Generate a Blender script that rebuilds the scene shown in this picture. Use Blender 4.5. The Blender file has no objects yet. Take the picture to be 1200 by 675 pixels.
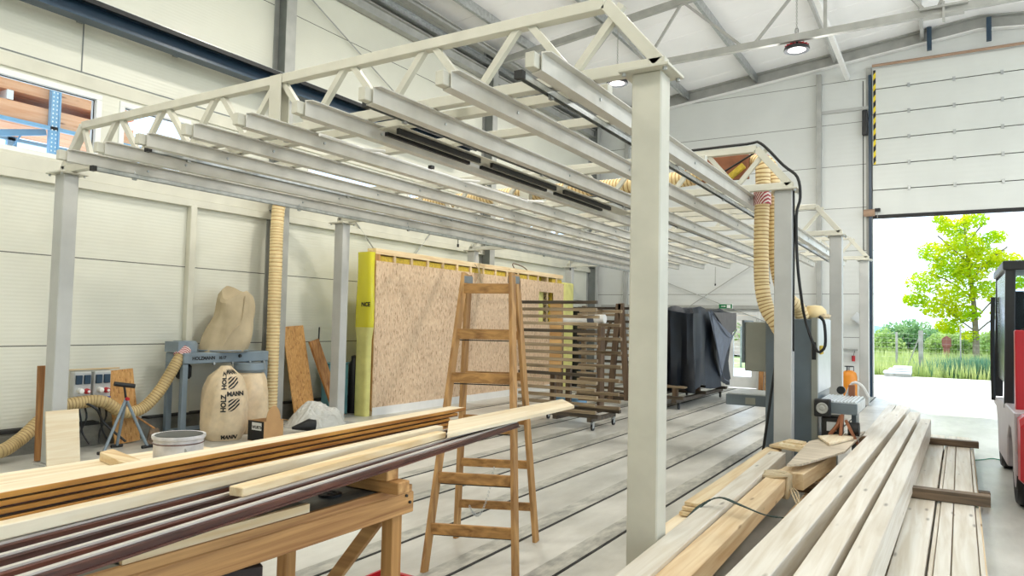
import bpy, math, random
from mathutils import Vector, Matrix, noise
random.seed(7)
PI = math.pi
SC = bpy.context.scene
COL = SC.collection

# ---------------------------------------------------------------- materials
def lin(c):
    return tuple(((x/255)/12.92 if x/255 <= .04045 else ((x/255+.055)/1.055)**2.4) for x in c) + (1,)

def new_mat(name):
    m = bpy.data.materials.new(name); m.use_nodes = True
    nt = m.node_tree; b = nt.nodes['Principled BSDF']
    return m, nt, b

def plain(name, rgb, rough=.5, metal=0, var=.06, scale=6, bump=0):
    m, nt, b = new_mat(name)
    tc = nt.nodes.new('ShaderNodeTexCoord'); n = nt.nodes.new('ShaderNodeTexNoise')
    n.inputs['Scale'].default_value = scale; n.inputs['Detail'].default_value = 5
    nt.links.new(tc.outputs['Object'], n.inputs['Vector'])
    r = nt.nodes.new('ShaderNodeValToRGB')
    c = lin(rgb)
    r.color_ramp.elements[0].position = .3; r.color_ramp.elements[1].position = .7
    r.color_ramp.elements[0].color = tuple(x*(1-var*2) for x in c[:3])+(1,)
    r.color_ramp.elements[1].color = tuple(min(1, x*(1+var)) for x in c[:3])+(1,)
    nt.links.new(n.outputs['Fac'], r.inputs['Fac']); nt.links.new(r.outputs['Color'], b.inputs['Base Color'])
    b.inputs['Roughness'].default_value = rough; b.inputs['Metallic'].default_value = metal
    if bump:
        bp = nt.nodes.new('ShaderNodeBump'); bp.inputs['Strength'].default_value = bump; bp.inputs['Distance'].default_value = .02
        nt.links.new(n.outputs['Fac'], bp.inputs['Height']); nt.links.new(bp.outputs['Normal'], b.inputs['Normal'])
    return m

def wood(name, light, dark, axis='Y', rough=.6, grain=14, var=.25, knots=True):
    """procedural plank: stretched grain, a few knots, each object a little different"""
    m, nt, b = new_mat(name)
    N, L = nt.nodes, nt.links
    tc = N.new('ShaderNodeTexCoord'); oi = N.new('ShaderNodeObjectInfo')
    mp = N.new('ShaderNodeMapping')
    s = {'X': (.7, grain, grain), 'Y': (grain, .7, grain), 'Z': (grain, grain, .7)}[axis]
    mp.inputs['Scale'].default_value = s
    L.new(tc.outputs['Object'], mp.inputs['Vector'])
    off = N.new('ShaderNodeVectorMath'); off.operation = 'ADD'
    mul = N.new('ShaderNodeMath'); mul.operation = 'MULTIPLY'; mul.inputs[1].default_value = 37
    L.new(oi.outputs['Random'], mul.inputs[0]); L.new(mp.outputs['Vector'], off.inputs[0]); L.new(mul.outputs[0], off.inputs[1])
    n = N.new('ShaderNodeTexNoise'); n.inputs['Scale'].default_value = 1.6; n.inputs['Detail'].default_value = 6; n.inputs['Distortion'].default_value = .6
    L.new(off.outputs[0], n.inputs['Vector'])
    r = N.new('ShaderNodeValToRGB'); r.color_ramp.elements[0].position = .32; r.color_ramp.elements[1].position = .66
    r.color_ramp.elements[0].color = lin(dark); r.color_ramp.elements[1].color = lin(light)
    L.new(n.outputs['Fac'], r.inputs['Fac'])
    src = r.outputs['Color']
    if knots:
        mp2 = N.new('ShaderNodeMapping'); k = {'X': (2.2, 9, 9), 'Y': (9, 2.2, 9), 'Z': (9, 9, 2.2)}[axis]
        mp2.inputs['Scale'].default_value = k; L.new(tc.outputs['Object'], mp2.inputs['Vector'])
        v = N.new('ShaderNodeTexVoronoi'); v.inputs['Scale'].default_value = .8; L.new(mp2.outputs['Vector'], v.inputs['Vector'])
        kr = N.new('ShaderNodeValToRGB'); kr.color_ramp.elements[0].position = .03; kr.color_ramp.elements[1].position = .12
        kr.color_ramp.elements[0].color = tuple(x*.35 for x in lin(dark)[:3])+(1,); kr.color_ramp.elements[1].color = (1, 1, 1, 1)
        L.new(v.outputs['Distance'], kr.inputs['Fac'])
        mx = N.new('ShaderNodeMixRGB'); mx.blend_type = 'MULTIPLY'; mx.inputs[0].default_value = .8
        L.new(src, mx.inputs[1]); L.new(kr.outputs['Color'], mx.inputs[2]); src = mx.outputs[0]
    hs = N.new('ShaderNodeHueSaturation')
    ma = N.new('ShaderNodeMapRange'); ma.inputs[3].default_value = 1-var; ma.inputs[4].default_value = 1+var*.35
    L.new(oi.outputs['Random'], ma.inputs[0]); L.new(ma.outputs[0], hs.inputs['Value']); L.new(src, hs.inputs['Color'])
    L.new(hs.outputs['Color'], b.inputs['Base Color']); b.inputs['Roughness'].default_value = rough
    bp = N.new('ShaderNodeBump'); bp.inputs['Strength'].default_value = .15; bp.inputs['Distance'].default_value = .01
    L.new(n.outputs['Fac'], bp.inputs['Height']); L.new(bp.outputs['Normal'], b.inputs['Normal'])
    return m

def panel_wall(name, rgb, period=1.1, offset=0.0, ribs=.045):
    """sandwich panels laid flat: fine ribs and a dark joint every `period` metres"""
    m, nt, b = new_mat(name); N, L = nt.nodes, nt.links
    tc = N.new('ShaderNodeTexCoord'); sx = N.new('ShaderNodeSeparateXYZ'); L.new(tc.outputs['Object'], sx.inputs[0])
    def math_(op, a, bb):
        q = N.new('ShaderNodeMath'); q.operation = op
        for i, v in enumerate((a, bb)):
            if v is None: continue
            if isinstance(v, (int, float)): q.inputs[i].default_value = v
            else: L.new(v, q.inputs[i])
        return q.outputs[0]
    z = math_('ADD', sx.outputs['Z'], 100*period-offset)
    f = math_('FRACT', math_('DIVIDE', z, period), None)
    seam = math_('LESS_THAN', f, .012)
    rib = math_('SINE', math_('MULTIPLY', sx.outputs['Z'], 2*PI/ribs), None)
    n = N.new('ShaderNodeTexNoise'); n.inputs['Scale'].default_value = .9; n.inputs['Detail'].default_value = 6
    L.new(tc.outputs['Object'], n.inputs['Vector'])
    r = N.new('ShaderNodeValToRGB'); c = lin(rgb)
    r.color_ramp.elements[0].position = .3; r.color_ramp.elements[1].position = .75
    r.color_ramp.elements[0].color = tuple(x*.9 for x in c[:3])+(1,); r.color_ramp.elements[1].color = c
    L.new(n.outputs['Fac'], r.inputs['Fac'])
    mx = N.new('ShaderNodeMixRGB'); L.new(seam, mx.inputs[0]); L.new(r.outputs['Color'], mx.inputs[1]); mx.inputs[2].default_value = (.12, .12, .1, 1)
    L.new(mx.outputs[0], b.inputs['Base Color']); b.inputs['Roughness'].default_value = .38
    h = math_('SUBTRACT', math_('MULTIPLY', rib, .12), math_('MULTIPLY', seam, 1.0))
    bp = N.new('ShaderNodeBump'); bp.inputs['Strength'].default_value = .35; bp.inputs['Distance'].default_value = .01
    L.new(h, bp.inputs['Height']); L.new(bp.outputs['Normal'], b.inputs['Normal'])
    return m

def concrete(name, a, bcol, rough=.45, scale=.8):
    m, nt, b = new_mat(name); N, L = nt.nodes, nt.links
    tc = N.new('ShaderNodeTexCoord')
    n = N.new('ShaderNodeTexNoise'); n.inputs['Scale'].default_value = scale; n.inputs['Detail'].default_value = 9; n.inputs['Roughness'].default_value = .65
    mp = N.new('ShaderNodeMapping'); mp.inputs['Scale'].default_value = (1.6, .55, 1); L.new(tc.outputs['Object'], mp.inputs['Vector'])
    L.new(mp.outputs['Vector'], n.inputs['Vector'])
    r = N.new('ShaderNodeValToRGB'); r.color_ramp.elements[0].position = .33; r.color_ramp.elements[1].position = .62
    r.color_ramp.elements[0].color = lin(a); r.color_ramp.elements[1].color = lin(bcol)
    L.new(n.outputs['Fac'], r.inputs['Fac']); L.new(r.outputs['Color'], b.inputs['Base Color'])
    n2 = N.new('ShaderNodeTexNoise'); n2.inputs['Scale'].default_value = 3; n2.inputs['Detail'].default_value = 6
    L.new(tc.outputs['Object'], n2.inputs['Vector'])
    mr = N.new('ShaderNodeMapRange'); mr.inputs[3].default_value = rough-.14; mr.inputs[4].default_value = rough+.16
    L.new(n2.outputs['Fac'], mr.inputs[0]); L.new(mr.outputs[0], b.inputs['Roughness'])
    return m

def osb(name, a, bcol, c3):
    m, nt, b = new_mat(name); N, L = nt.nodes, nt.links
    tc = N.new('ShaderNodeTexCoord'); mp = N.new('ShaderNodeMapping'); mp.inputs['Scale'].default_value = (40, 40, 13)
    mp.inputs['Rotation'].default_value = (.3, .2, 0)
    L.new(tc.outputs['Object'], mp.inputs['Vector'])
    n0 = N.new('ShaderNodeTexNoise'); n0.inputs['Scale'].default_value = 3; L.new(mp.outputs['Vector'], n0.inputs['Vector'])
    ad = N.new('ShaderNodeMixRGB'); ad.blend_type = 'ADD'; ad.inputs[0].default_value = 1.2
    L.new(mp.outputs['Vector'], ad.inputs[1]); L.new(n0.outputs['Color'], ad.inputs[2])
    v = N.new('ShaderNodeTexVoronoi'); v.inputs['Scale'].default_value = 1.5; v.inputs['Randomness'].default_value = 1
    L.new(ad.outputs[0], v.inputs['Vector'])
    r = N.new('ShaderNodeValToRGB'); e = r.color_ramp.elements
    e[0].position = 0; e[0].color = lin(c3); e[1].position = 1; e[1].color = lin(bcol)
    x = e.new(.3); x.color = lin(a); x = e.new(.65); x.color = lin(bcol)
    sp = N.new('ShaderNodeSeparateColor'); L.new(v.outputs['Color'], sp.inputs[0]); L.new(sp.outputs[0], r.inputs['Fac'])
    L.new(r.outputs['Color'], b.inputs['Base Color']); b.inputs['Roughness'].default_value = .7
    return m

def stripes(name, c1, c2, axis, freq, diag=0, rough=.6):
    m, nt, b = new_mat(name); N, L = nt.nodes, nt.links
    tc = N.new('ShaderNodeTexCoord'); mp = N.new('ShaderNodeMapping'); mp.inputs['Rotation'].default_value = (diag if axis == 'Z' else 0, diag, 0)
    L.new(tc.outputs['Object'], mp.inputs['Vector']); sx = N.new('ShaderNodeSeparateXYZ'); L.new(mp.outputs['Vector'], sx.inputs[0])
    a = N.new('ShaderNodeMath'); a.operation = 'MULTIPLY'; a.inputs[1].default_value = freq; L.new(sx.outputs[axis], a.inputs[0])
    f = N.new('ShaderNodeMath'); f.operation = 'FRACT'; L.new(a.outputs[0], f.inputs[0])
    g = N.new('ShaderNodeMath'); g.operation = 'GREATER_THAN'; g.inputs[1].default_value = .5; L.new(f.outputs[0], g.inputs[0])
    mx = N.new('ShaderNodeMixRGB'); mx.inputs[1].default_value = lin(c1); mx.inputs[2].default_value = lin(c2)
    L.new(g.outputs[0], mx.inputs[0]); L.new(mx.outputs[0], b.inputs['Base Color']); b.inputs['Roughness'].default_value = rough
    return m

def glass(name, tint=(.9, .95, 1)):
    m = bpy.data.materials.new(name); m.use_nodes = True; nt = m.node_tree; nt.nodes.clear()
    o = nt.nodes.new('ShaderNodeOutputMaterial'); t = nt.nodes.new('ShaderNodeBsdfTransparent'); g = nt.nodes.new('ShaderNodeBsdfGlossy')
    fr = nt.nodes.new('ShaderNodeFresnel'); fr.inputs['IOR'].default_value = 1.12; mx = nt.nodes.new('ShaderNodeMixShader')
    t.inputs['Color'].default_value = tint+(1,); g.inputs['Roughness'].default_value = .18
    nt.links.new(fr.outputs[0], mx.inputs[0]); nt.links.new(t.outputs[0], mx.inputs[1]); nt.links.new(g.outputs[0], mx.inputs[2])
    nt.links.new(mx.outputs[0], o.inputs['Surface']); return m

def film(name, rgb, alpha=.5):
    m, nt, b = new_mat(name)
    b.inputs['Base Color'].default_value = lin(rgb); b.inputs['Roughness'].default_value = .2; b.inputs['Alpha'].default_value = alpha
    return m

def leaf(name, c1, c2, trans=.3):
    m, nt, b = new_mat(name); N, L = nt.nodes, nt.links
    tc = N.new('ShaderNodeTexCoord'); n = N.new('ShaderNodeTexNoise'); n.inputs['Scale'].default_value = 1.1; n.inputs['Detail'].default_value = 3
    L.new(tc.outputs['Object'], n.inputs['Vector'])
    r = N.new('ShaderNodeValToRGB'); r.color_ramp.elements[0].position = .38; r.color_ramp.elements[1].position = .62
    r.color_ramp.elements[0].color = lin(c1); r.color_ramp.elements[1].color = lin(c2); L.new(n.outputs['Fac'], r.inputs['Fac'])
    L.new(r.outputs['Color'], b.inputs['Base Color']); b.inputs['Roughness'].default_value = .7
    t = N.new('ShaderNodeBsdfTranslucent'); L.new(r.outputs['Color'], t.inputs['Color'])
    mx = N.new('ShaderNodeMixShader'); mx.inputs[0].default_value = trans
    out = N['Material Output']; L.new(b.outputs[0], mx.inputs[1]); L.new(t.outputs[0], mx.inputs[2]); L.new(mx.outputs[0], out.inputs['Surface'])
    return m

M = dict(
    wall=panel_wall('wall_panel', (226, 226, 212), 1.096, .152),
    gable=panel_wall('gable_panel', (222, 225, 222), 1.1, .35, .12),
    roof=plain('roof_panel', (250, 250, 250), .55, var=.02, scale=1),
    trimw=plain('cream_trim', (214, 212, 196), .45, var=.04, scale=3),
    pvc=plain('white_pvc', (236, 238, 236), .35, var=.02),
    plinth=concrete('plinth_concrete', (88, 88, 82), (128, 126, 116), .8, 5),
    floor=concrete('floor_concrete', (172, 170, 162), (214, 213, 206), .34, .8),
    inlay=concrete('inlaid_strip', (136, 136, 130), (190, 188, 178), .5, 7),
    gap=plain('dark_gap', (38, 38, 36), .8),
    cream=plain('cream_steel', (206, 204, 190), .42, var=.05, scale=4),
    greysteel=plain('grey_post_steel', (188, 189, 186), .42, var=.05, scale=3),
    rail=plain('channel_steel', (208, 206, 198), .36, var=.05, scale=5),
    galv=plain('galvanised', (186, 190, 190), .35, metal=.75, var=.12, scale=14),
    dark_or_shade_steel=plain('dark_or_shaded_steel', (124, 129, 128), .5, var=.08, scale=4),
    midsteel=plain('mid_grey_steel', (172, 173, 168), .5, var=.08, scale=4),
    black=plain('black_rubber', (26, 27, 28), .55),
    blackm=plain('black_metal', (34, 36, 38), .35),
    navy=plain('navy_steel', (38, 62, 82), .35, var=.05),
    machine=plain('machine_grey', (104, 116, 124), .38, var=.04),
    machlt=plain('machine_light', (214, 218, 220), .35, var=.03),
    machbg=plain('machine_beige', (150, 152, 142), .4, var=.03),
    colgrey=plain('collector_grey', (128, 142, 152), .35, var=.04),
    hose=plain('hose_cream', (240, 218, 168), .5, var=.05),
    wire=plain('hose_wire', (186, 148, 92), .5),
    hose2=plain('hose_tan', (196, 172, 122), .5, var=.05),
    wire2=plain('hose_ridge', (168, 142, 98), .5),
    wrap=stripes('red_white_wrap', (170, 44, 58), (236, 222, 216), 'Z', 45, .8),
    pineY=wood('pine_along', (244, 226, 190), (222, 190, 140), 'Y'),
    pineX=wood('pine_across', (240, 220, 182), (214, 180, 130), 'X'),
    paleY=wood('pale_spruce', (246, 234, 208), (228, 206, 168), 'Y', var=.1),
    sprY=wood('spruce_beam', (230, 225, 214), (206, 195, 176), 'Y', rough=.45, var=.06),
    honeyY=wood('honey_timber', (238, 216, 180), (216, 184, 140), 'Y', var=.08),
    amberY=wood('amber_lacquered', (222, 158, 74), (156, 94, 34), 'Y', rough=.35, knots=False, var=.35),
    brownY=wood('brown_profile', (106, 62, 48), (48, 26, 22), 'Y', rough=.3, knots=False, var=.3),
    silver=plain('silver_lip', (200, 192, 184), .35, var=.05),
    benchY=wood('bench_beam', (204, 156, 98), (142, 96, 52), 'Y', grain=26, var=.1),
    benchX=wood('bench_block', (204, 158, 100), (156, 110, 62), 'X', var=.1),
    benchZ=wood('bench_leg', (206, 156, 94), (160, 112, 60), 'Z', var=.15),
    benchtop=concrete('dirty_bench_top', (58, 64, 66), (112, 110, 98), .6, 6),
    ladZ=wood('ladder_stile', (196, 152, 96), (142, 102, 58), 'Z', var=.1),
    ladX=wood('ladder_rung', (198, 150, 88), (132, 92, 48), 'X', var=.15),
    slat=wood('rack_slat', (178, 158, 128), (116, 98, 74), 'X', var=.3),
    slatd=wood('rack_dark', (96, 84, 68), (48, 40, 32), 'X', var=.2),
    spacer=wood('rack_spacer', (214, 172, 114), (172, 128, 76), 'X', var=.3),
    bearer=wood('old_bearer', (136, 114, 90), (80, 66, 52), 'X', var=.2),
    brownpost=wood('brown_post', (124, 102, 80), (84, 66, 50), 'Z', var=.2),
    osb=osb('osb_board', (236, 212, 182), (220, 190, 158), (176, 140, 108)),
    osbd=osb('osb_dark', (206, 160, 100), (190, 142, 82), (148, 100, 52)),
    oldZ=wood('old_board', (190, 138, 82), (128, 82, 42), 'Z', var=.1),
    yellow=film('yellow_film', (232, 224, 60), .93),
    yellow2=plain('yellow_wool', (214, 186, 70), .8, var=.15, scale=20),
    tarp=plain('black_tarp', (18, 28, 40), .5, var=.2, scale=3, bump=.3),
    tarplt=plain('grey_tarp_back', (100, 108, 124), .5, var=.15, scale=4),
    cloth=plain('filter_cloth', (186, 170, 140), .85, var=.06, scale=5),
    sack=plain('chip_sack', (226, 204, 170), .32, var=.06, scale=12, bump=.2),
    sackw=plain('clear_sack_end', (214, 206, 190), .3, var=.1, scale=10),
    ink=plain('black_ink', (18, 18, 18), .5),
    cardb=plain('cardboard', (196, 154, 106), .8, var=.05),
    plastic=film('clear_plastic_sheet', (214, 214, 208), .82),
    bluebox=plain('teal_plastic', (106, 160, 168), .5),
    socket=plain('socket_grey', (196, 198, 196), .4),
    blue=plain('socket_blue', (36, 60, 150), .4), red=plain('red_plastic', (186, 36, 44), .4),
    orange=plain('orange_bottle', (232, 146, 44), .4, var=.04),
    bucket=plain('bucket_white', (220, 218, 218), .4, var=.12, scale=14),
    green=plain('sign_green', (20, 120, 70), .4), white=plain('white_paint', (240, 240, 238), .4, var=.02),
    redpaint=plain('forklift_red', (176, 28, 40), .32, var=.03),
    forkgrey=plain('forklift_grey', (178, 170, 174), .4, var=.04),
    hazard=stripes('hazard_tape', (20, 20, 20), (240, 214, 40), 'Z', 7, .78),
    gate=panel_wall('gate_panel', (226, 229, 224), 50, 10, .12),
    brownbar=plain('gate_shaft', (170, 140, 116), .5),
    glass=glass('window_glass'), cabglass=glass('cab_glass', (.8, .87, .9)),
    grass=leaf('grass_blades', (164, 184, 112), (200, 208, 142), .4),
    grassg=plain('meadow_ground', (160, 176, 104), .9, var=.2, scale=1.5),
    apron=concrete('apron_concrete', (206, 200, 196), (228, 222, 216), .85, .6),
    treeleaf=leaf('tree_leaves', (160, 200, 16), (216, 222, 14), .6),
    bushleaf=leaf('bush_leaves', (148, 180, 104), (188, 208, 130), .4),  # both bush greens made paler to paint in haze
    bushdark=leaf('bush_leaves_dark', (124, 166, 116), (160, 192, 134), .4),
    bark=plain('bark', (132, 122, 108), .9, var=.2),
    hill=plain('far_hill', (128, 162, 190), 1, var=.1, scale=.02),  # distance haze put into the hill's blue colour
    concpost=plain('fence_post_concrete', (158, 158, 150), .9, var=.15),
    rackblue=plain('blue_upright', (130, 172, 204), .45, var=.05),
    roofwood=wood('outdoor_rafter', (244, 186, 146), (226, 156, 114), 'Y', var=.15),
    brownduct=plain('brown_board', (150, 96, 66), .6, var=.12, scale=8),
    rope=plain('rope', (206, 190, 160), .9), net=plain('tarpaulin_net', (206, 206, 196), .7),
    steelbright=plain('bright_steel', (190, 192, 196), .3, metal=.6),
)
lamp_m, nt_, b_ = new_mat('lamp_lens'); b_.inputs['Base Color'].default_value = (.3, .26, .27, 1); b_.inputs['Emission Color'].default_value = (1, .96, .92, 1); b_.inputs['Emission Strength'].default_value = .35
M['lamp'] = lamp_m

# ---------------------------------------------------------------- mesh helpers
class MB:
    def __init__(s): s.v = []; s.f = []; s.m = []; s.mi = 0
    def add(s, vs, fs):
        o = len(s.v); s.v += [tuple(p) for p in vs]; s.f += [tuple(i+o for i in f) for f in fs]; s.m += [s.mi]*len(fs); return s
    def hexa(s, P):
        return s.add(P, [(0,3,2,1),(4,5,6,7),(0,1,5,4),(1,2,6,5),(2,3,7,6),(3,0,4,7)])
    def box(s, x0, x1, y0, y1, z0, z1):
        return s.hexa([(x0,y0,z0),(x1,y0,z0),(x1,y1,z0),(x0,y1,z0),(x0,y0,z1),(x1,y0,z1),(x1,y1,z1),(x0,y1,z1)])
    def bar(s, a, b, w, h, up=(0,0,1)):
        a = Vector(a); b = Vector(b); d = (b-a).normalized(); u = Vector(up)
        if abs(d.dot(u)) > .99: u = Vector((0,1,0))
        r = d.cross(u).normalized(); u = r.cross(d).normalized()
        q = []
        for p in (a, b):
            for i, j in ((-1,-1),(1,-1),(1,1),(-1,1)): q.append(p+r*(w/2*i)+u*(h/2*j))
        return s.hexa(q)
    def prism(s, pts, vec):
        n = len(pts); vec = Vector(vec); P = [Vector(p) for p in pts]; P += [p+vec for p in P]
        return s.add(P, [tuple(range(n))[::-1], tuple(range(n, 2*n))]+[(i, (i+1)%n, n+(i+1)%n, n+i) for i in range(n)])
    def tube(s, pts, r, n=10, cap=True, closed=False):
        P = [Vector(p) for p in pts]; k = len(P)
        t0 = (P[1]-P[0]).normalized(); ref = Vector((0,0,1)) if abs(t0.z) < .9 else Vector((1,0,0))
        nrm = t0.cross(ref).normalized(); vs = []; rings = []
        for i in range(k):
            t = (P[(i+1) % k if closed else min(i+1, k-1)]-P[(i-1) if closed else max(i-1, 0)]).normalized()
            nrm = (nrm-t*nrm.dot(t)).normalized(); bn = t.cross(nrm)
            rr = r[i] if isinstance(r, (list, tuple)) else r
            for j in range(n):
                a = 2*PI*j/n; vs.append(P[i]+(nrm*math.cos(a)+bn*math.sin(a))*rr)
        fs = []
        for i in range(k if closed else k-1):
            i2 = (i+1) % k
            for j in range(n): fs.append((i*n+j, i*n+(j+1)%n, i2*n+(j+1)%n, i2*n+j))
        if cap and not closed: fs += [tuple(range(n))[::-1], tuple(range((k-1)*n, k*n))]
        return s.add(vs, fs)
    def cyl(s, a, b, r, n=16, r2=None):
        return s.tube([a, b], [r, r if r2 is None else r2], n)
    def lathe(s, c, prof, n=24, axis='Z'):
        vs = []; fs = []; c = Vector(c)
        for r, z in prof:
            for j in range(n):
                a = 2*PI*j/n
                p = (r*math.cos(a), r*math.sin(a), z)
                if axis == 'X': p = (z, r*math.cos(a), r*math.sin(a))
                if axis == 'Y': p = (r*math.cos(a), z, r*math.sin(a))
                vs.append(c+Vector(p))
        k = len(prof)
        for i in range(k-1):
            for j in range(n): fs.append((i*n+j, i*n+(j+1)%n, (i+1)*n+(j+1)%n, (i+1)*n+j))
        if prof[0][0] > 1e-4: fs.append(tuple(range(n))[::-1])
        if prof[-1][0] > 1e-4: fs.append(tuple(range((k-1)*n, k*n)))
        return s.add(vs, fs)
    def mat(s, i): s.mi = i; return s
    def center(s):
        xs, ys, zs = zip(*s.v); return ((min(xs)+max(xs))/2, (min(ys)+max(ys))/2, min(zs))
    def build(s, name, mat, parent=None, bevel=0, smooth=False, origin=None):
        if parent is not None:
            o = Vector(parent['_org'])
        else: o = Vector(origin or s.center())
        me = bpy.data.meshes.new(name); me.from_pydata([(x-o.x, y-o.y, z-o.z) for x, y, z in s.v], [], s.f); me.update()
        for m_ in (mat if isinstance(mat, (list, tuple)) else [mat]): me.materials.append(M[m_] if isinstance(m_, str) else m_)
        if max(s.m, default=0) > 0: me.polygons.foreach_set('material_index', s.m)
        if smooth:
            me.polygons.foreach_set('use_smooth', [True]*len(me.polygons)); me.set_sharp_from_angle(angle=math.radians(38))
        ob = bpy.data.objects.new(name, me); COL.objects.link(ob); ob['_org'] = tuple(o)
        if parent is not None:
            ob.parent = parent
        else: ob.location = o
        if bevel:
            b = ob.modifiers.new('bevel', 'BEVEL'); b.width = bevel; b.segments = 1; b.limit_method = 'ANGLE'; b.angle_limit = .7
        return ob

def tag(o, label, cat, group=None, kind=None):
    if label: o['label'] = label
    if cat: o['category'] = cat
    if group: o['group'] = group
    if kind: o['kind'] = kind
    return o
def thing(name, label, cat, loc, group=None):
    o = bpy.data.objects.new(name, None); COL.objects.link(o); o.location = loc; o['_org'] = tuple(loc); o.empty_display_size = .1
    return tag(o, label, cat, group)
def copy_tree(o, parent=None):
    c = o.copy(); COL.objects.link(c); c.parent = parent
    for ch in list(o.children): copy_tree(ch, c)
    return c
def struct(ob): ob['kind'] = 'structure'; return ob
def box(*a): return MB().box(*a)
def bar(*a, **k): return MB().bar(*a, **k)

def spline(pts, step=.05):
    P = [Vector(p) for p in pts]; P = [P[0]*2-P[1]]+P+[P[-1]*2-P[-2]]; out = []
    for i in range(1, len(P)-2):
        n = max(2, int((P[i+1]-P[i]).length/step))
        for k in range(n):
            t = k/n; a, b, c, d = P[i-1], P[i], P[i+1], P[i+2]
            out.append(.5*((2*b)+(c-a)*t+(2*a-5*b+4*c-d)*t*t+(3*b-a-3*c+d)*t**3))
    out.append(P[-2]); return out

def corrugated(pts, r, pitch=.04, n=14):
    """flexible hose: ribbed wall with a wire helix in every groove"""
    S = spline(pts, pitch/4); mb = MB(); vs = []; k = len(S)
    rad = [r*(1.0, 1.02, 1.0, .95)[i % 4] for i in range(k)]
    mb.tube(S, rad, n); 
    idx = []
    for i in range(k-1):
        idx += [1 if i % 4 == 2 else 0]*n
    mb.m = idx+[0, 0]
    return mb

# ---------------------------------------------------------------- camera (measured from straight lines of the hall)
yaw, pitch, roll, FPX, CH = 0.547888, 0.0487025, 0.0208166, 834.79, 1.65
Fv = Vector((-math.sin(yaw)*math.cos(pitch), math.cos(yaw)*math.cos(pitch), math.sin(pitch)))
r0 = Vector((math.cos(yaw), math.sin(yaw), 0)); u0 = r0.cross(Fv)
Rv = r0*math.cos(roll)+u0*math.sin(roll); Uv = -r0*math.sin(roll)+u0*math.cos(roll)
cam = bpy.data.cameras.new('camera'); cam.sensor_width = 36; cam.lens = FPX/1200*36; cam.clip_end = 2000; cam.clip_start = .05
co = bpy.data.objects.new('camera', cam); COL.objects.link(co); SC.camera = co
m3 = Matrix((Rv, Uv, -Fv)).transposed()
co.matrix_world = Matrix.Translation((0, 0, CH)) @ m3.to_4x4()

# ================================================================ HALL
WX, BY = -9.3, 19.9           # inner face of the left wall, inner face of the gable wall
EAVE = 8.05
def roofz(x): return EAVE+.108*(x-WX) if x < .7 else EAVE+1.08-.108*(x-.7)
WIN = [(2.2, 4.97), (5.2, 6.24), (8.45, 10.75), (11.1, 12.7), (14.6, 16.9), (17.2, 18.7)]
WZ0, WZ1 = 3.52, 4.47

struct(MB().box(-9.3, 10.7, -2, BY+.15, -.12, 0).build('floor', 'floor', origin=(0, 0, 0)))
# left wall with its strip of windows
w = MB()
w.box(WX-.16, WX, -2, BY+.16, 0, WZ0); w.box(WX-.16, WX, -2, BY+.16, WZ1, EAVE+.1)
ys = [-2]+[y for a in WIN for y in a]+[BY+.16]
for i in range(0, len(ys), 2): w.box(WX-.16, WX, ys[i], ys[i+1], WZ0, WZ1)
struct(w.build('wall_left', 'wall', origin=(WX, 0, 0)))
for i, (a, b) in enumerate(WIN):
    f = MB(); t = .07
    for q in ((a, b, WZ0, WZ0+t), (a, b, WZ1-t, WZ1)): f.box(WX-.12, WX+.015, q[0], q[1], q[2], q[3])
    for q in ((a, a+t), (b-t, b)): f.box(WX-.12, WX+.015, q[0], q[1], WZ0+t, WZ1-t)
    wf = struct(f.build('window_%d' % (i+1), 'pvc', bevel=.004))
    MB().box(WX-.07, WX-.06, a+t, b-t, WZ0+t, WZ1-t).build('window_pane', 'glass', wf)
    MB().box(WX-.055, WX-.045, a+t, a+t+.008, WZ0+t, WZ1-t).box(WX-.055, WX-.045, b-t-.008, b-t, WZ0+t, WZ1-t).box(WX-.055, WX-.045, a+t, b-t, WZ1-t-.008, WZ1-t).build('gasket', 'black', wf)
# gable wall around the gate and the exit door
GX0, GX1, GZ = -1.55, 3.6, 4.52
DX0, DX1, DZ = -5.22, -4.28, 2.08
g = MB()
def gslab(x0, x1, z0):
    pts = [(x0, BY, z0), (x1, BY, z0), (x1, BY, roofz(x1))]
    if x0 < .7 < x1: pts.append((.7, BY, roofz(.7)))
    pts.append((x0, BY, roofz(x0))); g.prism(pts, (0, .16, 0))
gslab(WX-.16, DX0, 0); gslab(DX0, DX1, DZ); gslab(DX1, GX0, 0); gslab(GX0, GX1, 4.9); gslab(GX1, 10.7, 0)
struct(g.build('wall_back', 'gable', origin=(0, BY, 0)))
g = MB().prism([(WX-.16, -2, 0), (10.7, -2, 0), (10.7, -2, roofz(10.7)), (.7, -2, roofz(.7)), (WX-.16, -2, EAVE)], (0, -.16, 0))
struct(g.build('wall_rear', 'gable', origin=(0, -2, 0)))
# roof shell, ribs running up the slope
c = MB()
for x0, x1 in ((WX-.2, .7), (.7, 10.7)):
    c.prism([(x0, -2, roofz(x0)), (x1, -2, roofz(x1)), (x1, -2, roofz(x1)+.15), (x0, -2, roofz(x0)+.15)], (0, BY+2.3, 0))
    y = 8.2
    while y < BY:
        c.prism([(x0, y, roofz(x0)-.006), (x1, y, roofz(x1)-.006), (x1, y, roofz(x1)+.01), (x0, y, roofz(x0)+.01)], (0, .03, 0)); y += .99
struct(c.build('ceiling', 'roof', origin=(0, 0, EAVE)))
tn = [0]
def trim(mb, mat, **k):
    tn[0] += 1; return struct(mb.build('trim_%d' % tn[0], mat, **k))
trim(box(WX, WX+.05, -2, BY, 3.32, 3.5), 'trimw', bevel=.01)
trim(box(WX, WX+.09, -2, BY, 3.22, 3.32).box(WX, WX+.03, -2, BY, 3.50, 3.53), 'trimw')
trim(box(WX, WX+.03, -2, BY, 4.5, 4.66), 'trimw', bevel=.006)
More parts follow.
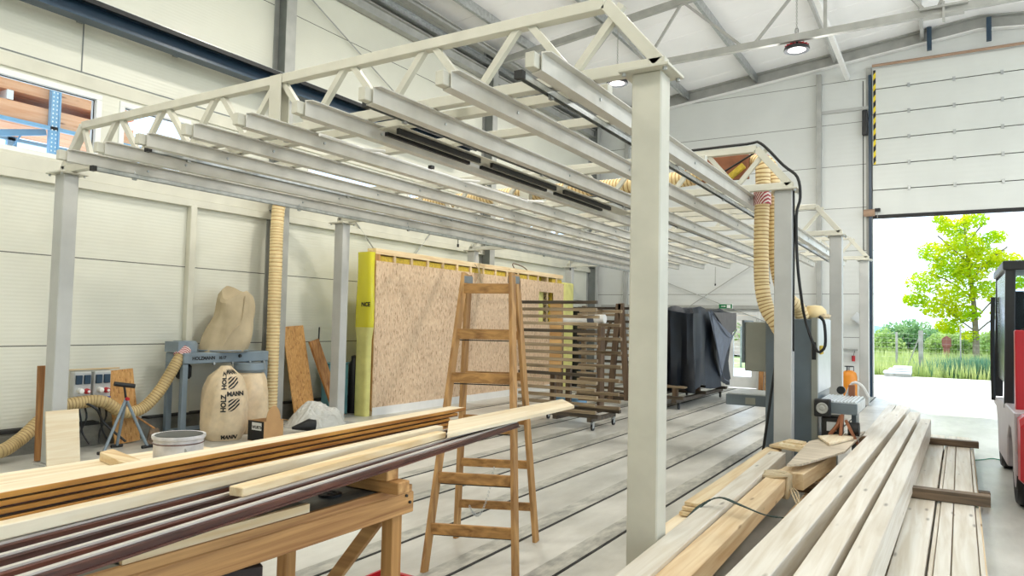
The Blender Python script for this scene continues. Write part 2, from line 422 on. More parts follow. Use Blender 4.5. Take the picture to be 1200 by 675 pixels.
trim(box(WX, WX+.008, -2, BY, 4.69, 4.705), 'dark_or_shade_steel')
trim(box(WX, WX+.006, 4.69, 4.705, 4.705, 7.9), 'dark_or_shade_steel')
trim(box(WX, WX+.14, -2, BY, 0, .26), 'plinth')
trim(box(WX, WX+.15, -2, 5.05, .26, .30).box(WX, WX+.15, 5.7, BY, .26, .285), 'gap')
trim(box(-1.78, -1.76, BY-.006, BY, 0, 8.0), 'gap')
trim(box(-2.75, -1.62, BY-.06, BY, 7.25, 7.33), 'greysteel')
# dark inlaid strips across the floor, each with an open joint
for i, x in enumerate([-2.2, -2.77, -3.46, -4.16, -4.86, -5.56, -6.26, -6.96, -7.66, -1.5]):
    trim(box(x-.17, x-.012, -1, BY-.05, 0, .004), 'inlay'); trim(box(x-.014, x+.008, -1, BY-.05, 0, .005), 'gap')
# posts between the wall panels
def steel_column(y, label):
    t = thing('steel_column', label, 'column', (WX+.15, y, 0), 'steel frame columns on the left wall')
    x0, x1 = WX, WX+.3; h = .1
    box(x0+.012, x1-.012, y-.005, y+.005, 0, roofz(x0)-.02).build('web', 'dark_or_shade_steel', t)  # web's shaded side put into a darker steel colour than the flanges
    box(x1-.012, x1, y-h, y+h, 0, roofz(x1)-.35).build('flange', 'midsteel', t)
    box(x0, x0+.012, y-h, y+h, 0, roofz(x0)-.02).build('flange', 'midsteel', t)
    box(x0+.012, x1-.012, y-h, y+h, 3.36, 3.375).box(x0+.012, x1-.012, y-h, y+h, 6.9, 6.92).build('stiffener', 'dark_or_shade_steel', t)
steel_column(7.74, 'grey steel wall column behind the upright cream hose')
steel_column(13.84, 'grey steel wall column rising behind the far chipboard wall panel')
steel_column(19.66, 'grey steel column in the back left corner of the hall')
tag(box(WX, WX+.1, 6.24, 6.34, 0, 3.24).build('wall_post', 'trimw', bevel=.008), 'slim cream wall post behind the dust collector', 'post')
tag(box(-2.86, -2.74, BY-.16, BY, 0, 8.3).build('gable_post', 'midsteel', bevel=.006), 'grey steel post on the back wall left of the gate', 'post')
tag(box(-8.2, -8.08, BY-.14, BY, 0, 7.6).build('gable_post', 'midsteel', bevel=.006), 'grey steel post on the back wall near the left corner', 'post')
# rafter along the gable
t = thing('gable_rafter', 'long grey steel rafter running up the back wall under the roof', 'rafter', (0, BY-.1, 8))
for x0, x1 in ((WX+.1, .7), (.7, 10.6)):
    z0, z1 = roofz(x0), roofz(x1)
    MB().prism([(x0, BY-.02, z0-.32), (x1, BY-.02, z1-.32), (x1, BY-.02, z1-.02), (x0, BY-.02, z0-.02)], (0, -.01, 0)).build('web', 'midsteel', t)
    MB().prism([(x0, BY-.2, z0-.34), (x1, BY-.2, z1-.34), (x1, BY-.2, z1-.32), (x0, BY-.2, z0-.32)], (0, .18, 0)).build('flange', 'white', t)
    MB().prism([(x0, BY-.2, z0-.03), (x1, BY-.2, z1-.03), (x1, BY-.2, z1-.01), (x0, BY-.2, z0-.01)], (0, .18, 0)).build('flange', 'midsteel', t)
for x in (-.3, .9): box(x-.05, x+.05, BY-.3, BY-.2, 8.45, 9.0).build('bracket', 'navy', t)
# roof truss across the hall
def roof_truss(y, label):
    t = thing('roof_truss', label, 'roof truss', (0, y, 7))
    bar((WX+.3, y, roofz(WX)-.3), (.7, y, roofz(.7)-.3), .1, .14).bar((.7, y, roofz(.7)-.3), (10.5, y, roofz(10.5)-.3), .1, .14).build('top_chord', 'midsteel', t)
    bar((-8.3, y, 7.02), (10.2, y, 7.17), .1, .13).build('bottom_chord', 'midsteel', t)
    top = lambda x: roofz(x)-.36
    xs = [-8.3, -7.6, -6.0, -4.6, -2.98, -1.25, .2, .7, 1.2, 2.9, 4.4]
    for a, b in [(-6.9, -7.6), (-6.9, -6.0), (-5.3, -6.0), (-5.3, -4.55), (-3.35, -4.5), (-3.1, -1.9), (-.25, -1.3), (-.1, .6), (1.4, .7), (1.6, 3.0), (4.3, 3.1)]:
        bar((a, y, 7.1), (b, y, top(b)), .05, .05).build('diagonal', 'midsteel', t)
    bar((-1.85, y, 7.1), (-1.85, y, top(-1.85)), .06, .06, (0, 1, 0)).build('vertical', 'midsteel', t)
    MB().bar((WX+.28, y, 6.95), (-8.3, y, 7.05), .1, .13).build('end_strut', 'midsteel', t)
    box(-.35, .35, y-.14, y+.14, 7.1, 7.14).box(-.3, .3, y-.1, y+.1, 7.0, 7.04).box(-.02, .02, y-.12, y+.12, 6.92, 7.2).build('splice_plate', 'midsteel', t)
roof_truss(13.84, 'grey lattice roof truss spanning the hall with diagonals and a level bottom chord')
# purlins, nearest to the eave first
for x, lab in ((-8.2, 'roof purlin next to the eave on the left'), (-6.3, 'second roof purlin from the left eave, above the left hanging lamp'), (-4.4, 'galvanised roof purlin in the middle of the white roof field'), (-2.42, 'roof purlin above the right hanging lamp'), (-.45, 'roof purlin just left of the ridge in the dark gable corner')):
    z = roofz(x)
    mb = box(x-.035, x+.035, 6, BY-.02, z-.04, z-.01).box(x+.02, x+.035, 6, BY-.02, z-.2, z-.04).box(x-.035, x+.035, 6, BY-.02, z-.215, z-.2)
    tag(mb.build('roof_purlin', 'galv' if x < -3 else 'greysteel'), 'galvanised '+lab if 'galv' not in lab else lab, 'purlin', 'roof purlins')
tag(box(-2.17, -2.07, 11, BY-.05, 8.05, 8.17).build('gate_support_beam', 'white', bevel=.004), 'white square beam ending on the back wall above the gate corner', 'beam')
# eave beams along the left wall head
for i, (x, z, h, m_) in enumerate(((WX+.12, 7.35, .2, 'midsteel'), (WX+.22, 7.62, .12, 'galv'), (WX+.42, 7.8, .1, 'midsteel'))):
    tag(box(x-.08, x+.08, 4, BY-.1, z, z+.02).box(x-.01, x+.01, 4, BY-.1, z+.02, z+h).box(x-.08, x+.08, 4, BY-.1, z+h, z+h+.02).build('eave_beam', m_),
        ('lowest steel eave beam along the head of the left wall', 'middle galvanised eave beam along the head of the left wall', 'topmost eave beam along the left wall, tight under the roof')[i], 'beam', 'eave beams on the left wall')
# navy gate track running high on the left wall
t = thing('high_track', 'dark navy steel track fixed high along the left wall', 'track', (WX+.2, 5, 5.2))
box(WX+.31, WX+.5, 0, 12.8, 5.2, 5.23).box(WX+.31, WX+.325, 0, 12.8, 5.23, 5.44).box(WX+.31, WX+.48, 0, 12.8, 5.44, 5.46).build('track_body', 'navy', t)
box(WX+.4, WX+.43, 0, 12.8, 5.46, 5.5).build('toothed_belt', 'galv', t)
box(WX+.48, WX+.51, 0, 12.8, 5.4, 5.46).build('edge_strip', 'black', t)
for y in (4.6, 5.9, 7.2, 8.6, 10.0, 11.4): box(WX+.01, WX+.48, y, y+.07, 5.462, 5.475).box(WX+.01, WX+.3, y, y+.07, 5.3, 5.462).build('bracket', 'dark_or_shade_steel', t)
# bracing rods
def rod(a, b, label, r=.012, m_='midsteel', cat='rod'):
    tag(MB().cyl(a, b, r, 6).build('bracing_rod', m_), label, cat)
rod((WX+.08, 7.9, 7.3), (WX+.08, 10.8, 6.0), 'thin steel rod slanting down the upper left wall behind the near gantry truss')
rod((WX+.08, 9.2, 3.75), (WX+.08, 10.5, 2.62), 'thin rod slanting right behind the corner of the chipboard wall element')
rod((WX+.08, 12.0, 3.7), (WX+.08, 10.9, 2.6), 'thin rod slanting left just above the top edge of the chipboard wall element')
rod((-8.0, BY-.1, 3.35), (-3.2, BY-.1, 1.45), 'bracing rod falling to the right across the back wall above the black tarpaulin')
rod((-7.3, BY-.12, 1.5), (-3.3, BY-.12, 4.1), 'bracing rod rising to the right across the back wall above the black tarpaulin')
tag(box(WX+.4, -2.9, BY-.12, BY-.04, 2.16, 2.25).build('cable_duct', 'midsteel'), 'level grey cable duct on the back wall above the exit door', 'duct')
# exit door
d = MB()
for q in ((DX0, DX0+.09, 0, DZ), (DX1-.09, DX1, 0, DZ), (DX0+.09, DX1-.09, DZ-.09, DZ)): d.box(q[0], q[1], BY-.04, BY+.1, q[2], q[3])
d1 = struct(d.build('door_1', 'pvc', bevel=.004))
lf = MB(); a, b = DX0+.1, DX1-.1
for q in ((a, a+.13, .02, DZ-.1), (b-.13, b, .02, DZ-.1), (a+.13, b-.13, .02, .32), (a+.13, b-.13, DZ-.24, DZ-.1)): lf.box(q[0], q[1], BY-.02, BY+.06, q[2], q[3])
lf.build('door_leaf', 'pvc', d1, bevel=.004)
box(a+.13, b-.13, BY+.01, BY+.02, .32, DZ-.24).build('door_pane', 'glass', d1)
MB().tube([(b-.07, BY-.02, 1.02), (b-.07, BY-.07, 1.02), (b-.19, BY-.07, 1.02)], .011, 6).build('door_handle', 'steelbright', d1)
t = thing('exit_sign', 'small green emergency exit sign above the exit door', 'sign', (-5.2, BY-.1, 2.2))
box(-5.36, -4.98, BY-.17, BY-.125, 2.15, 2.29).build('sign_case', 'white', t, bevel=.004)
box(-5.35, -4.99, BY-.176, BY-.17, 2.16, 2.28).build('sign_face', 'green', t)
MB().box(-5.13, -5.03, BY-.18, BY-.176, 2.175, 2.265).build('door_symbol', 'white', t)
MB().prism([(-5.2, BY-.18, 2.2), (-5.15, BY-.18, 2.22), (-5.2, BY-.18, 2.24)], (0, .003, 0)).box(-5.28, -5.2, BY-.18, BY-.177, 2.212, 2.228).build('arrow', 'white', t)
# sectional gate hanging above its opening
gt = thing('sectional_gate', 'pale grey sectional overhead gate raised above the bright opening', 'gate', (1, BY-.1, GZ))
z = GZ; k = 0
while z < 8.2:
    h = min(.64, 8.26-z)
    p = box(GX0, GX1, BY-.1, BY-.05, z, z+h-.02).build('gate_section', 'gate', gt, bevel=.006)
    mb = MB()
    for x in (-.75, .2, 1.15, 2.1, 3.05): mb.box(x-.03, x+.03, BY-.125, BY-.1, z+h-.06, z+h+.04)
    if z+h < 8:
        for x in (-.75, .2, 1.15, 2.1, 3.05): box(x-.03, x+.03, BY-.125, BY-.1, z+h-.06, z+h+.04).build('hinge', 'galv', p)
    z += h
box(GX0, GX1, BY-.07, BY-.06, GZ, 8.2).build('joint_seal', 'gap', gt)
box(GX0, GX1, BY-.11, BY-.05, GZ-.09, GZ).build('bottom_seal', 'black', gt)
MB().cyl((GX0, BY-.16, 8.3), (GX1, BY-.16, 8.3), .035, 10).build('torsion_shaft', 'brownbar', gt)
box(GX0+.02, GX0+.075, BY-.108, BY-.1, 5.8, 8.2).build('hazard_tape', 'hazard', gt)
tr = thing('gate_track', 'blue grey upright track with springs at the left edge of the gate', 'track', (-1.6, BY-.1, 0))
box(-1.7, -1.56, BY-.04, BY-.0, 0, 8.3).build('track_plate', 'midsteel', tr)
box(-1.64, -1.6, BY-.12, BY-.04, 0, 8.1).box(-1.6, -1.57, BY-.12, BY-.1, 0, 8.1).build('rail', 'navy', tr)
MB().tube([(-1.72, BY-.09, .9), (-1.72, BY-.09, 2.4)], .03, 8).build('spring', 'galv', tr)
box(-1.78, -1.66, BY-.2, BY-.08, 6.55, 7.2).build('spring_box', 'blackm', tr, bevel=.02)
MB().cyl((-1.75, BY-.16, 4.58), (-1.5, BY-.16, 4.58), .09, 12).build('damper', 'brownbar', tr); box(-1.5, -1.38, BY-.2, BY-.12, 4.6, 4.68).build('sensor', 'black', tr)
tag(MB().tube([(-1.44, BY-.16, 4.58), (-1.46, BY-.16, 3.6), (-1.5, BY-.15, 2.6)], .006, 5).build('pull_cord', 'midsteel'), 'thin grey cord hanging in the top left corner of the gate opening', 'cord')
# hanging lamps
def high_bay(x, y, z, chain, label):
    t = thing('hanging_lamp', label, 'lamp', (x, y, z), 'round hanging high bay lamps')
    MB().lathe((x, y, z), [(.0, .03), (.17, .03), (.225, .0), (.23, .02), (.22, .06), (.12, .09), (.09, .15), (.0, .15)], 24).build('housing', 'blackm', t, smooth=True)
    fins = MB()
    for k in range(16):
        a = 2*PI*k/16; fins.bar((x+.08*math.cos(a), y+.08*math.sin(a), z+.1), (x+.21*math.cos(a), y+.21*math.sin(a), z+.075), .008, .05)
    fins.build('cooling_fins', 'redpaint', t)
    MB().lathe((x, y, z), [(0, .02), (.16, .02), (.16, .012), (0, .008)], 24).build('lens', 'lamp', t)
    MB().tube([(x-.07, y, z+.14), (x-.04, y, z+.22), (x, y, z+.25), (x+.04, y, z+.22), (x+.07, y, z+.14)], .008, 6).build('hook_bracket', 'steelbright', t)
    mb = MB(); q = z+.25; i = 0
    while q < z+chain:
        r = .022; pts = [(x+(r*.6*math.cos(a) if i % 2 else 0), y+(0 if i % 2 else r*.6*math.cos(a)), q+r+r*math.sin(a)) for a in [k*PI/3 for k in range(6)]]
        mb.tube(pts, .005, 4, closed=True); q += .036; i += 1
    mb.build('chain', 'midsteel', t)
    MB().tube([(x+.03*math.cos(a), y, z+.38+.06*math.sin(a)) for a in [k*.9 for k in range(14)]], .006, 5).build('cable', 'black', t)
high_bay(-2.36, 13.95, 6.86, 1.75, 'round black lamp hanging from a chain near the ridge, right of the near gantry post')
high_bay(-5.98, 13.95, 6.8, 1.3, 'round black lamp hanging lower behind the chamfered gantry truss corner')

# ================================================================ GANTRY
TY = [4.13, 8.38, 12.8, 17.5]
LX, RX = -8.36, -1.545
where = ['nearest the camera', 'second from the camera, carrying the cream hose', 'third from the camera', 'farthest from the camera']
lab_r = ['tall pale square gantry post standing in the foreground beside the timber pile', 'grey gantry post in front of the grey sanding machine with a black cable', 'gantry post between the sanding machine and the orange gas bottle', 'rearmost right gantry post beside the gate track']
lab_l = ['left gantry post nearest the camera, a light board leaning on its foot', 'left gantry post between the leaning boards and the chipboard wall element', 'left gantry post whose head shows above the far end of the chipboard wall element top', 'farthest left gantry post near the back left corner']
def gantry_post(x, y, label, m_):
    t = thing('gantry_post', label, 'post', (x, y, 0), 'square posts of the steel gantry')
    box(x-.095, x+.095, y-.08, y+.08, .015, 3.19).build('shaft', m_, t, bevel=.008)
    box(x-.16, x+.16, y-.15, y+.15, 3.19, 3.21).build('cap_plate', 'cream', t, bevel=.003)
    box(x-.14, x+.14, y-.13, y+.13, 0, .015).build('base_plate', m_, t)
    mb = MB()
    for i in (-1, 1):
        for j in (-1, 1): MB().cyl((x+i*.13, y+j*.12, 3.17), (x+i*.13, y+j*.12, 3.21), .014, 6).build('bolt', 'galv', t)
for i, y in enumerate(TY):
    gantry_post(RX, y, lab_r[i], 'cream' if i == 0 else 'greysteel')
    gantry_post(LX if i < 2 else -8.83, y, lab_l[i], 'greysteel')
trusses = []
def gantry_truss(y, label):
    LX = -8.36 if y < 10 else -8.83
    t = thing('gantry_truss', label, 'truss', ((LX+RX)/2, y, 3.21), 'cream lattice trusses of the gantry')
    box(LX-.09, RX+.1, y-.04, y+.04, 3.212, 3.29).build('bottom_chord', 'cream', t, bevel=.005)
    box(LX+.31, -1.85, y-.04, y+.04, 3.665, 3.745).build('top_chord', 'cream', t, bevel=.005)
    for a, b in (((LX-.05, y, 3.262), (LX+.31, y, 3.705)), ((RX+.058, y, 3.262), (-1.85, y, 3.705))):
        bar(a, b, .08, .08).build('end_chamfer', 'cream', t, bevel=.005)
    ap = [-7.37, -6.56, -5.74, -4.92, -4.1, -3.28, -2.46]
    dg = [(LX+.31, LX+.51)]
    for a in ap: dg += [(a-.05, a-.38), (a+.05, a+.38)]
    dg += [(-1.74, -2.08)]
    for a, b in dg: bar((a, y, 3.68), (b, y, 3.28), .045, .05, (1, 0, 0)).build('diagonal', 'cream', t)
    box(-4.99, -4.85, y-.052, y-.042, 3.22, 3.74).build('splice_plate', 'cream', t)
    box(-4.99, -4.85, y+.042, y+.052, 3.22, 3.74).build('splice_plate', 'cream', t)
for i, y in enumerate(TY):
    gantry_truss(y, ['wide cream lattice truss of the gantry nearest the camera', 'second cream gantry truss, with black cable clipped on its right corner', 'third gantry truss from the camera above the back of the sander', 'last gantry truss, its right corner beside the gate'][i])
# light cross rails between the trusses
cml = {4.42: 'flat cream cross member just behind the nearest gantry truss', 5.07: 'cream cross member a metre behind the nearest gantry truss', 6.7: 'cream cross member halfway between the first and second gantry truss', 9.5: 'first cross member behind the second gantry truss', 10.5: 'cross member halfway between the second and third gantry truss', 11.6: 'last cross member before the third gantry truss', 14.0: 'first cross member behind the third gantry truss', 15.1: 'cross member halfway between the third and last gantry truss', 16.3: 'last cross member before the last gantry truss'}
for yy in cml:
    tag(box(LX+.4, RX-.4, yy-.04, yy+.04, 3.215, 3.285).build('cross_member', 'cream', bevel=.005), cml[yy], 'beam', 'cross members under the gantry')
# nine channel beams resting on the trusses, first built then copied
ordn = ['leftmost', 'second from left', 'third from left', 'fourth from left', 'middle', 'sixth from left', 'seventh from left', 'eighth from left', 'rightmost']
x = -7.11
cb = thing('channel_beam', 'leftmost of the nine long channel beams hung under the gantry trusses', 'beam', (x, 3.5, 3.1), 'channel beams hung under the gantry trusses')
ch_ = MB(); Y0, Y1 = 3.5, 17.75
ch_.prism([(x-.075, Y0+.02, 3.095), (x+.006, Y0, 3.095), (x+.006, Y0, 3.2), (x+.055, Y0+.02, 3.2), (x+.055, Y0+.02, 3.207), (x-.001, Y0, 3.207), (x-.001, Y0, 3.102), (x-.075, Y0+.02, 3.102)], (0, Y1-Y0, 0))
ch_.build('channel', 'rail', cb)
box(x-.075, x-.012, Y0-.06, Y0+.1, 3.104, 3.195).build('end_block', 'cream', cb, bevel=.004)
bl = MB()
for k in range(7): MB().cyl((x+.006, 4.3+k*2.1, 3.15), (x+.014, 4.3+k*2.1, 3.15), .012, 6).build('bolt', 'galv', cb)
for i in range(1, 9):
    c = copy_tree(cb); c.location.x = -7.11+.6425*i
    c['label'] = ordn[i]+' of the nine long channel beams hung under the gantry trusses'
# thin galvanised tracks hung below
def track(x, z, y0, y1, label, m_='galv'):
    y1 = 17.6
    t = thing('hanging_track', label, 'track', (x, y0, z), 'thin tracks hung below the gantry')
    box(x-.022, x-.018, y0, y1, z, z+.04).box(x+.018, x+.022, y0, y1, z, z+.04).box(x-.022, x+.022, y0, y1, z+.036, z+.04).build('track_profile', m_, t)
    box(x-.03, x+.03, y0-.03, y0+.01, z-.005, z+.045).build('end_stop', 'black', t)
    y = y0+.4
    while y < y1-.5:
        MB().cyl((x, y, z+.04), (x, y, 3.21 if z > 3.1 else 3.095), .006, 5).box(x-.012, x+.012, y-.02, y+.02, z-.02, z+.045).build('hanger', 'galv', t); y += 2.15
track(-7.0, 3.03, 3.7, 18.0, 'serrated track hung under the leftmost channel beam')
track(-6.24, 3.15, 3.78, 18.0, 'thin track hung between the second and third channel beams from the left')
track(-4.78, 3.16, 3.7, 18.0, 'thin galvanised track hung left of the splice plate under the gantry')
track(-3.5, 3.16, 3.72, 18.0, 'thin galvanised track hung beside the twin black slotted ducts')
track(-2.24, 3.16, 3.72, 18.0, 'thin galvanised track nearest the foreground gantry post')
t = thing('black_slot_duct', 'row of twin black slotted strips lying between the gantry channel beams', 'duct', (-4.0, 4.5, 3.2))
for y0, y1 in ((4.25, 5.4), (5.6, 6.9), (7.1, 8.4)):
    box(-3.81, -3.78, y0, y1, 3.115, 3.145).build('black_strip', 'black', t); box(-3.69, -3.66, y0, y1, 3.115, 3.16).build('black_strip', 'black', t)
box(-3.84, -3.62, 4.2, 9.1, 3.162, 3.168).build('backing', 'cream', t)
t = thing('white_tube_frame', 'thin white tube with short T arms lying under the gantry', 'tube', (-4.7, 5, 3.2))
MB().tube([(-4.38, 4.1, 3.16), (-4.38, 7.6, 3.14)], .014, 8).build('tube', 'white', t)
for y in (4.6, 6.1, 7.5): MB().tube([(-4.38, y, 3.15), (-4.22, y+.12, 3.14)], .014, 8).build('arm', 'white', t)
box(-4.26, -4.22, 5.38, 5.43, 3.12, 3.15).build('switch', 'black', t)
# hangers dropping from the tracks
for x, y, zb, lab in ((-7.0, 9.7, 2.93, 'short thin rod hanging above the left half of the chipboard wall element'), (-7.0, 13.9, 2.85, 'short thin rod hanging above the right end of the chipboard wall element'), (-4.78, 17.3, 2.68, 'short rod with a black tip hanging before the back wall above the tarpaulin'), (-3.5, 17.2, 2.7, 'short rod with a black tip hanging left of the two cream hoses')):
    t = thing('hanging_rod', lab, 'rod', (x, y, zb)); MB().cyl((x, y, zb), (x, y, 3.1 if x > -7 else 3.03), .01, 6).build('rod', 'midsteel', t); MB().cyl((x, y, zb-.03), (x, y, zb+.02), .018, 8).build('tip', 'black', t)

def ray(px, py): return Fv+Rv*((px-600)/FPX)-Uv*((py-337.5)/FPX)
def on(px, py, axis, val):
    """point of the hall seen at a measured pixel, on the plane axis = val"""
    d = ray(px, py); i = 'XYZ'.index(axis); c0 = (0, 0, CH)[i]; k = (val-c0)/d[i]
    return Vector((0, 0, CH))+d*k
def beam(name, a, b, w, h, mat, label, cat, group=None, bevel=.004, ztop=None):
    """squared timber from a to b (centre line of its TOP face)"""
    a = Vector(a); b = Vector(b); dz = Vector((0, 0, h/2))
    return tag(MB().bar(a-dz, b-dz, w, h).build(name, mat, bevel=bevel), label, cat, group)

# ================================================================ TIMBER PILE ON THE RIGHT
G1 = 'timbers in the pile beside the foreground post'
for y, x0, x1, lab in ((3.4, -1.75, -.4, 'dark crosswise bearer under the near end of the big beams'), (7.05, -1.72, -.38, 'dark crosswise bearer showing between the honey timber and the thick beam'), (10.5, -1.25, -.32, 'dark crosswise bearer under the far end of the big beams, by the conveyor')):
    tag(box(x0, x1, y-.045, y+.045, .16, .26).build('bearer', 'bearer', bevel=.004), lab, 'bearer', 'bearers of the timber pile')
for x, lab in ((-1.62, 'floor batten along the left edge of the timber pile'), (-1.03, 'honey coloured board low in the gap between the honey timber and the thick beam'), (-.72, 'low batten hidden under the thick pale beam'), (-.46, 'low batten under the two narrower pale beams')):
    w_ = .16 if x == -1.03 else .1
    tag(box(x-w_/2, x+w_/2, 3.0 if x > -1.6 else 4.35, 11.2 if x > -1.0 else 8.0, 0.0, .16).build('batten', 'honeyY', bevel=.004), lab, 'batten', 'bottom battens of the timber pile')
beam('thick_beam', (-.812, 2.9, .5), (-.567, 12.5, .5), .175, .24, 'sprY', 'thickest long pale beam, leftmost of the three parallel big beams', 'beam', G1)
beam('long_beam', (-.568, 2.9, .5), (-.39, 11.7, .5), .135, .24, 'sprY', 'long pale beam in the middle of the three parallel big beams', 'beam', G1)
beam('long_beam', (-.405, 2.9, .5), (-.24, 10.9, .5), .12, .24, 'sprY', 'long pale beam, rightmost of the three parallel big beams', 'beam', G1)
beam('white_timber', (-1.33, 2.9, .41), (-1.46, 7.6, .41), .15, .15, 'sprY', 'whitish squared timber with rough saw marks, crossed by the green strap', 'timber', G1)
beam('honey_timber', (-1.185, 2.9, .385), (-1.245, 6.42, .385), .16, .125, 'honeyY', 'honey coloured squared timber with a rag tied round its far end', 'timber', G1)
beam('short_timber', (-1.17, 6.62, .40), (-1.07, 7.95, .40), .22, .14, 'honeyY', 'short thick timber under the edge of the grey veneered sheet', 'timber', G1)
beam('yellow_timber', (-1.57, 4.32, .31), (-1.6, 8.0, .31), .15, .15, 'paleY', 'timber with an orange end face right behind the foot of the foreground post', 'timber', G1)
for i, z in enumerate((.345, .375, .405)):
    beam('pile_plank', (-1.545+.01*i, 4.98+.03*i, z), (-1.545, 7.85, z), .15, .026, 'pineY', ('lowest', 'middle', 'topmost')[i]+' of three thin planks stacked left of the whitish squared timber', 'plank', G1, .002)
t = MB().prism([(-1.58, 7.78, .42), (-1.25, 7.62, .42), (-1.2, 8.02, .42), (-1.5, 8.2, .42)], (0, 0, .022))
tag(t.build('offcut_board', 'pineX'), 'flat offcut board, lower of the little stack in front of the machine', 'board', 'offcut boards')
t = MB().prism([(-1.49, 7.8, .443), (-1.24, 7.76, .443), (-1.22, 8.02, .443), (-1.45, 8.1, .443)], (0, 0, .02))
tag(t.build('offcut_board', 'paleY'), 'small pale offcut board in the middle of the little stack in front of the machine', 'board', 'offcut boards')
t = MB().prism([(-1.46, 7.86, .464), (-1.26, 7.8, .464), (-1.25, 7.98, .464), (-1.43, 8.06, .464)], (0, 0, .018))
tag(t.build('offcut_board', 'pineY'), 'smallest offcut board on top of the little stack in front of the machine', 'board', 'offcut boards')
sh = MB().prism([tuple(on(x, y, 'Z', .45)) for x, y in ((922, 547), (940, 546), (990, 531), (1014, 507), (985, 511), (948, 519))], (0, 0, .018))
M['veneer'] = wood('veneer_grey', (220, 208, 188), (182, 168, 148), 'X', knots=False, var=.05)
tag(sh.build('veneer_sheet', 'veneer'), 'greyish wavy veneered sheet lying across the pile in front of the conveyor', 'sheet')
tag(MB().prism([(-1.02, 7.9, .475), (-.86, 8.5, .475), (-.9, 8.9, .475), (-1.2, 8.4, .475)], (0, 0, .02)).build('veneer_sheet', 'paleY'), 'smaller pale sheet on the greyish veneered sheet below the rusty bracket', 'sheet')
tag(box(-1.02, -.88, 11.3, 16.5, 0, .16).build('floor_timber', 'sprY', bevel=.003), 'left one of two pale timbers on the floor reaching towards the gate beyond the conveyor', 'timber', 'timbers beyond the conveyor')
tag(box(-.86, -.72, 11.35, 16.4, 0, .16).build('floor_timber', 'sprY', bevel=.003), 'right one of two pale timbers on the floor reaching towards the gate beyond the conveyor', 'timber', 'timbers beyond the conveyor')
# rag and string at the end of the honey timber
rg = MB()
for k in range(5):
    pts = []
    for j in range(17):
        a = 2*PI*j/16; c_ = math.cos(a); s_ = math.sin(a)
        px_ = -1.245+.105*max(-.9, min(.9, c_*1.3)); pz_ = .325+.082*max(-.9, min(.9, s_*1.3))
        pts.append((px_, 6.38+.035*k+.02*math.sin(3*a+k), pz_+.012*math.sin(2*a+k)))
    rg.tube(pts[:-1], .02, 6, closed=True)
t = tag(rg.build('rag', 'rope', smooth=True), 'off-white rag wrapped round the far end of the honey coloured timber', 'rag')
t2 = MB()
for k in range(3): t2.tube(spline([(-1.15, 6.5, .3), (-1.08, 6.45-.1*k, .28), (-1.04+.03*k, 6.3-.12*k, .19)], .03), .007, 5)
t2.build('string_ends', 'rope', t)
P_ = [on(807, 607, 'Z', .36), on(822, 592, 'Z', .42), on(843, 583, 'Z', .48), on(868, 592, 'Z', .46), on(895, 603, 'Z', .41), on(912, 606, 'Z', .39), on(918, 607, 'Z', .40)]
sp_ = spline(P_, .03); mb = MB()
for a, b in zip(sp_[:-1], sp_[1:]): mb.bar(a, b+(b-a)*.1, .032, .005)
M['strap'] = plain('green_black_strap', (22, 54, 50), .5)
tag(mb.build('strap', 'strap'), 'dark green plastic strap arching over the whitish squared timber', 'strap')
# low stack of boards on the far right
G2 = 'boards of the low stack beside the forklift'
rows = [(-.245, .185, 'wide board along the left edge of the low stack'), (-.125, .025, 'narrow batten between the two left boards of the low stack'), (-.065, .085, 'narrow board in the middle of the low stack'), (.055, .14, 'wide board right of the middle of the low stack'), (.145, .025, 'thin strip along the right edge of the low stack')]
for x, w_, lab in rows:
    z = .22 if w_ > .03 else .205
    beam('low_board', (x, 2.9, z), (x+.125, 11.6, z), w_, .05, 'sprY', lab, 'board', G2, .003)
for x, w_ in ((-.25, .17), (-.04, .17), (.12, .1)):
    beam('low_board', (x-.0, 2.9, .168), (x+.125, 11.5, .168), w_, .05, 'honeyY', {-.25: 'lower layer board under the left edge of the low stack', -.04: 'lower layer board under the middle of the low stack', .12: 'lower layer board under the right edge of the low stack'}[x], 'board', G2, .003)
tag(box(-.34, .30, 7.08, 7.2, .222, .31).build('cross_bearer', 'bearer', bevel=.004), 'weathered cross timber on top of the low stack, nearest the camera', 'bearer', 'bearers of the low stack')
tag(box(-.2, .33, 10.55, 10.66, .222, .30).build('cross_bearer', 'bearer', bevel=.004), 'dark cross timber on top of the far end of the low stack', 'bearer', 'bearers of the low stack')
for y, lab in ((4.6, 'floor bearer under the near end of the low stack'), (8.35, 'floor bearer under the low stack whose dark end shows behind the near cross timber'), (10.9, 'floor bearer under the far end of the low stack')):
    tag(box(-.33, .27 if y != 8.35 else .35, y-.06, y+.06, 0, .115).build('cross_bearer', 'bearer', bevel=.004), lab, 'bearer', 'bearers of the low stack')

# ================================================================ BENCH WITH BOARDS ON THE LEFT
t = thing('workbench', 'rough orange timber workbench with a dirty dark top in the left foreground', 'workbench', (-2.4, 1.44, 0))
box(-2.768, -2.016, 0.24, 2.48, 0.898, 0.93).build('bench_top', 'benchtop', t, bevel=.003)
box(-2.056, -2.012, 0.24, 2.504, 0.81, 0.9).build('front_beam', 'benchY', t, bevel=.004)
box(-2.768, -2.728, 0.24, 2.504, 0.81, 0.898).build('rear_beam', 'benchY', t, bevel=.004)
box(-2.728, -2.056, 2.416, 2.48, 0.81, 0.898).build('end_beam', 'benchX', t, bevel=.004)
box(-2.028, -2.012, 0.256, 2.488, 0.902, 0.932).build('edge_strip', 'benchY', t)
for x, y in ((-2.08, 2.44), (-2.69, 2.4), (-2.08, .4), (-2.69, .4)): box(x-.032, x+.032, y-.032, y+.032, 0, .81).build('leg', 'benchZ', t, bevel=.004)
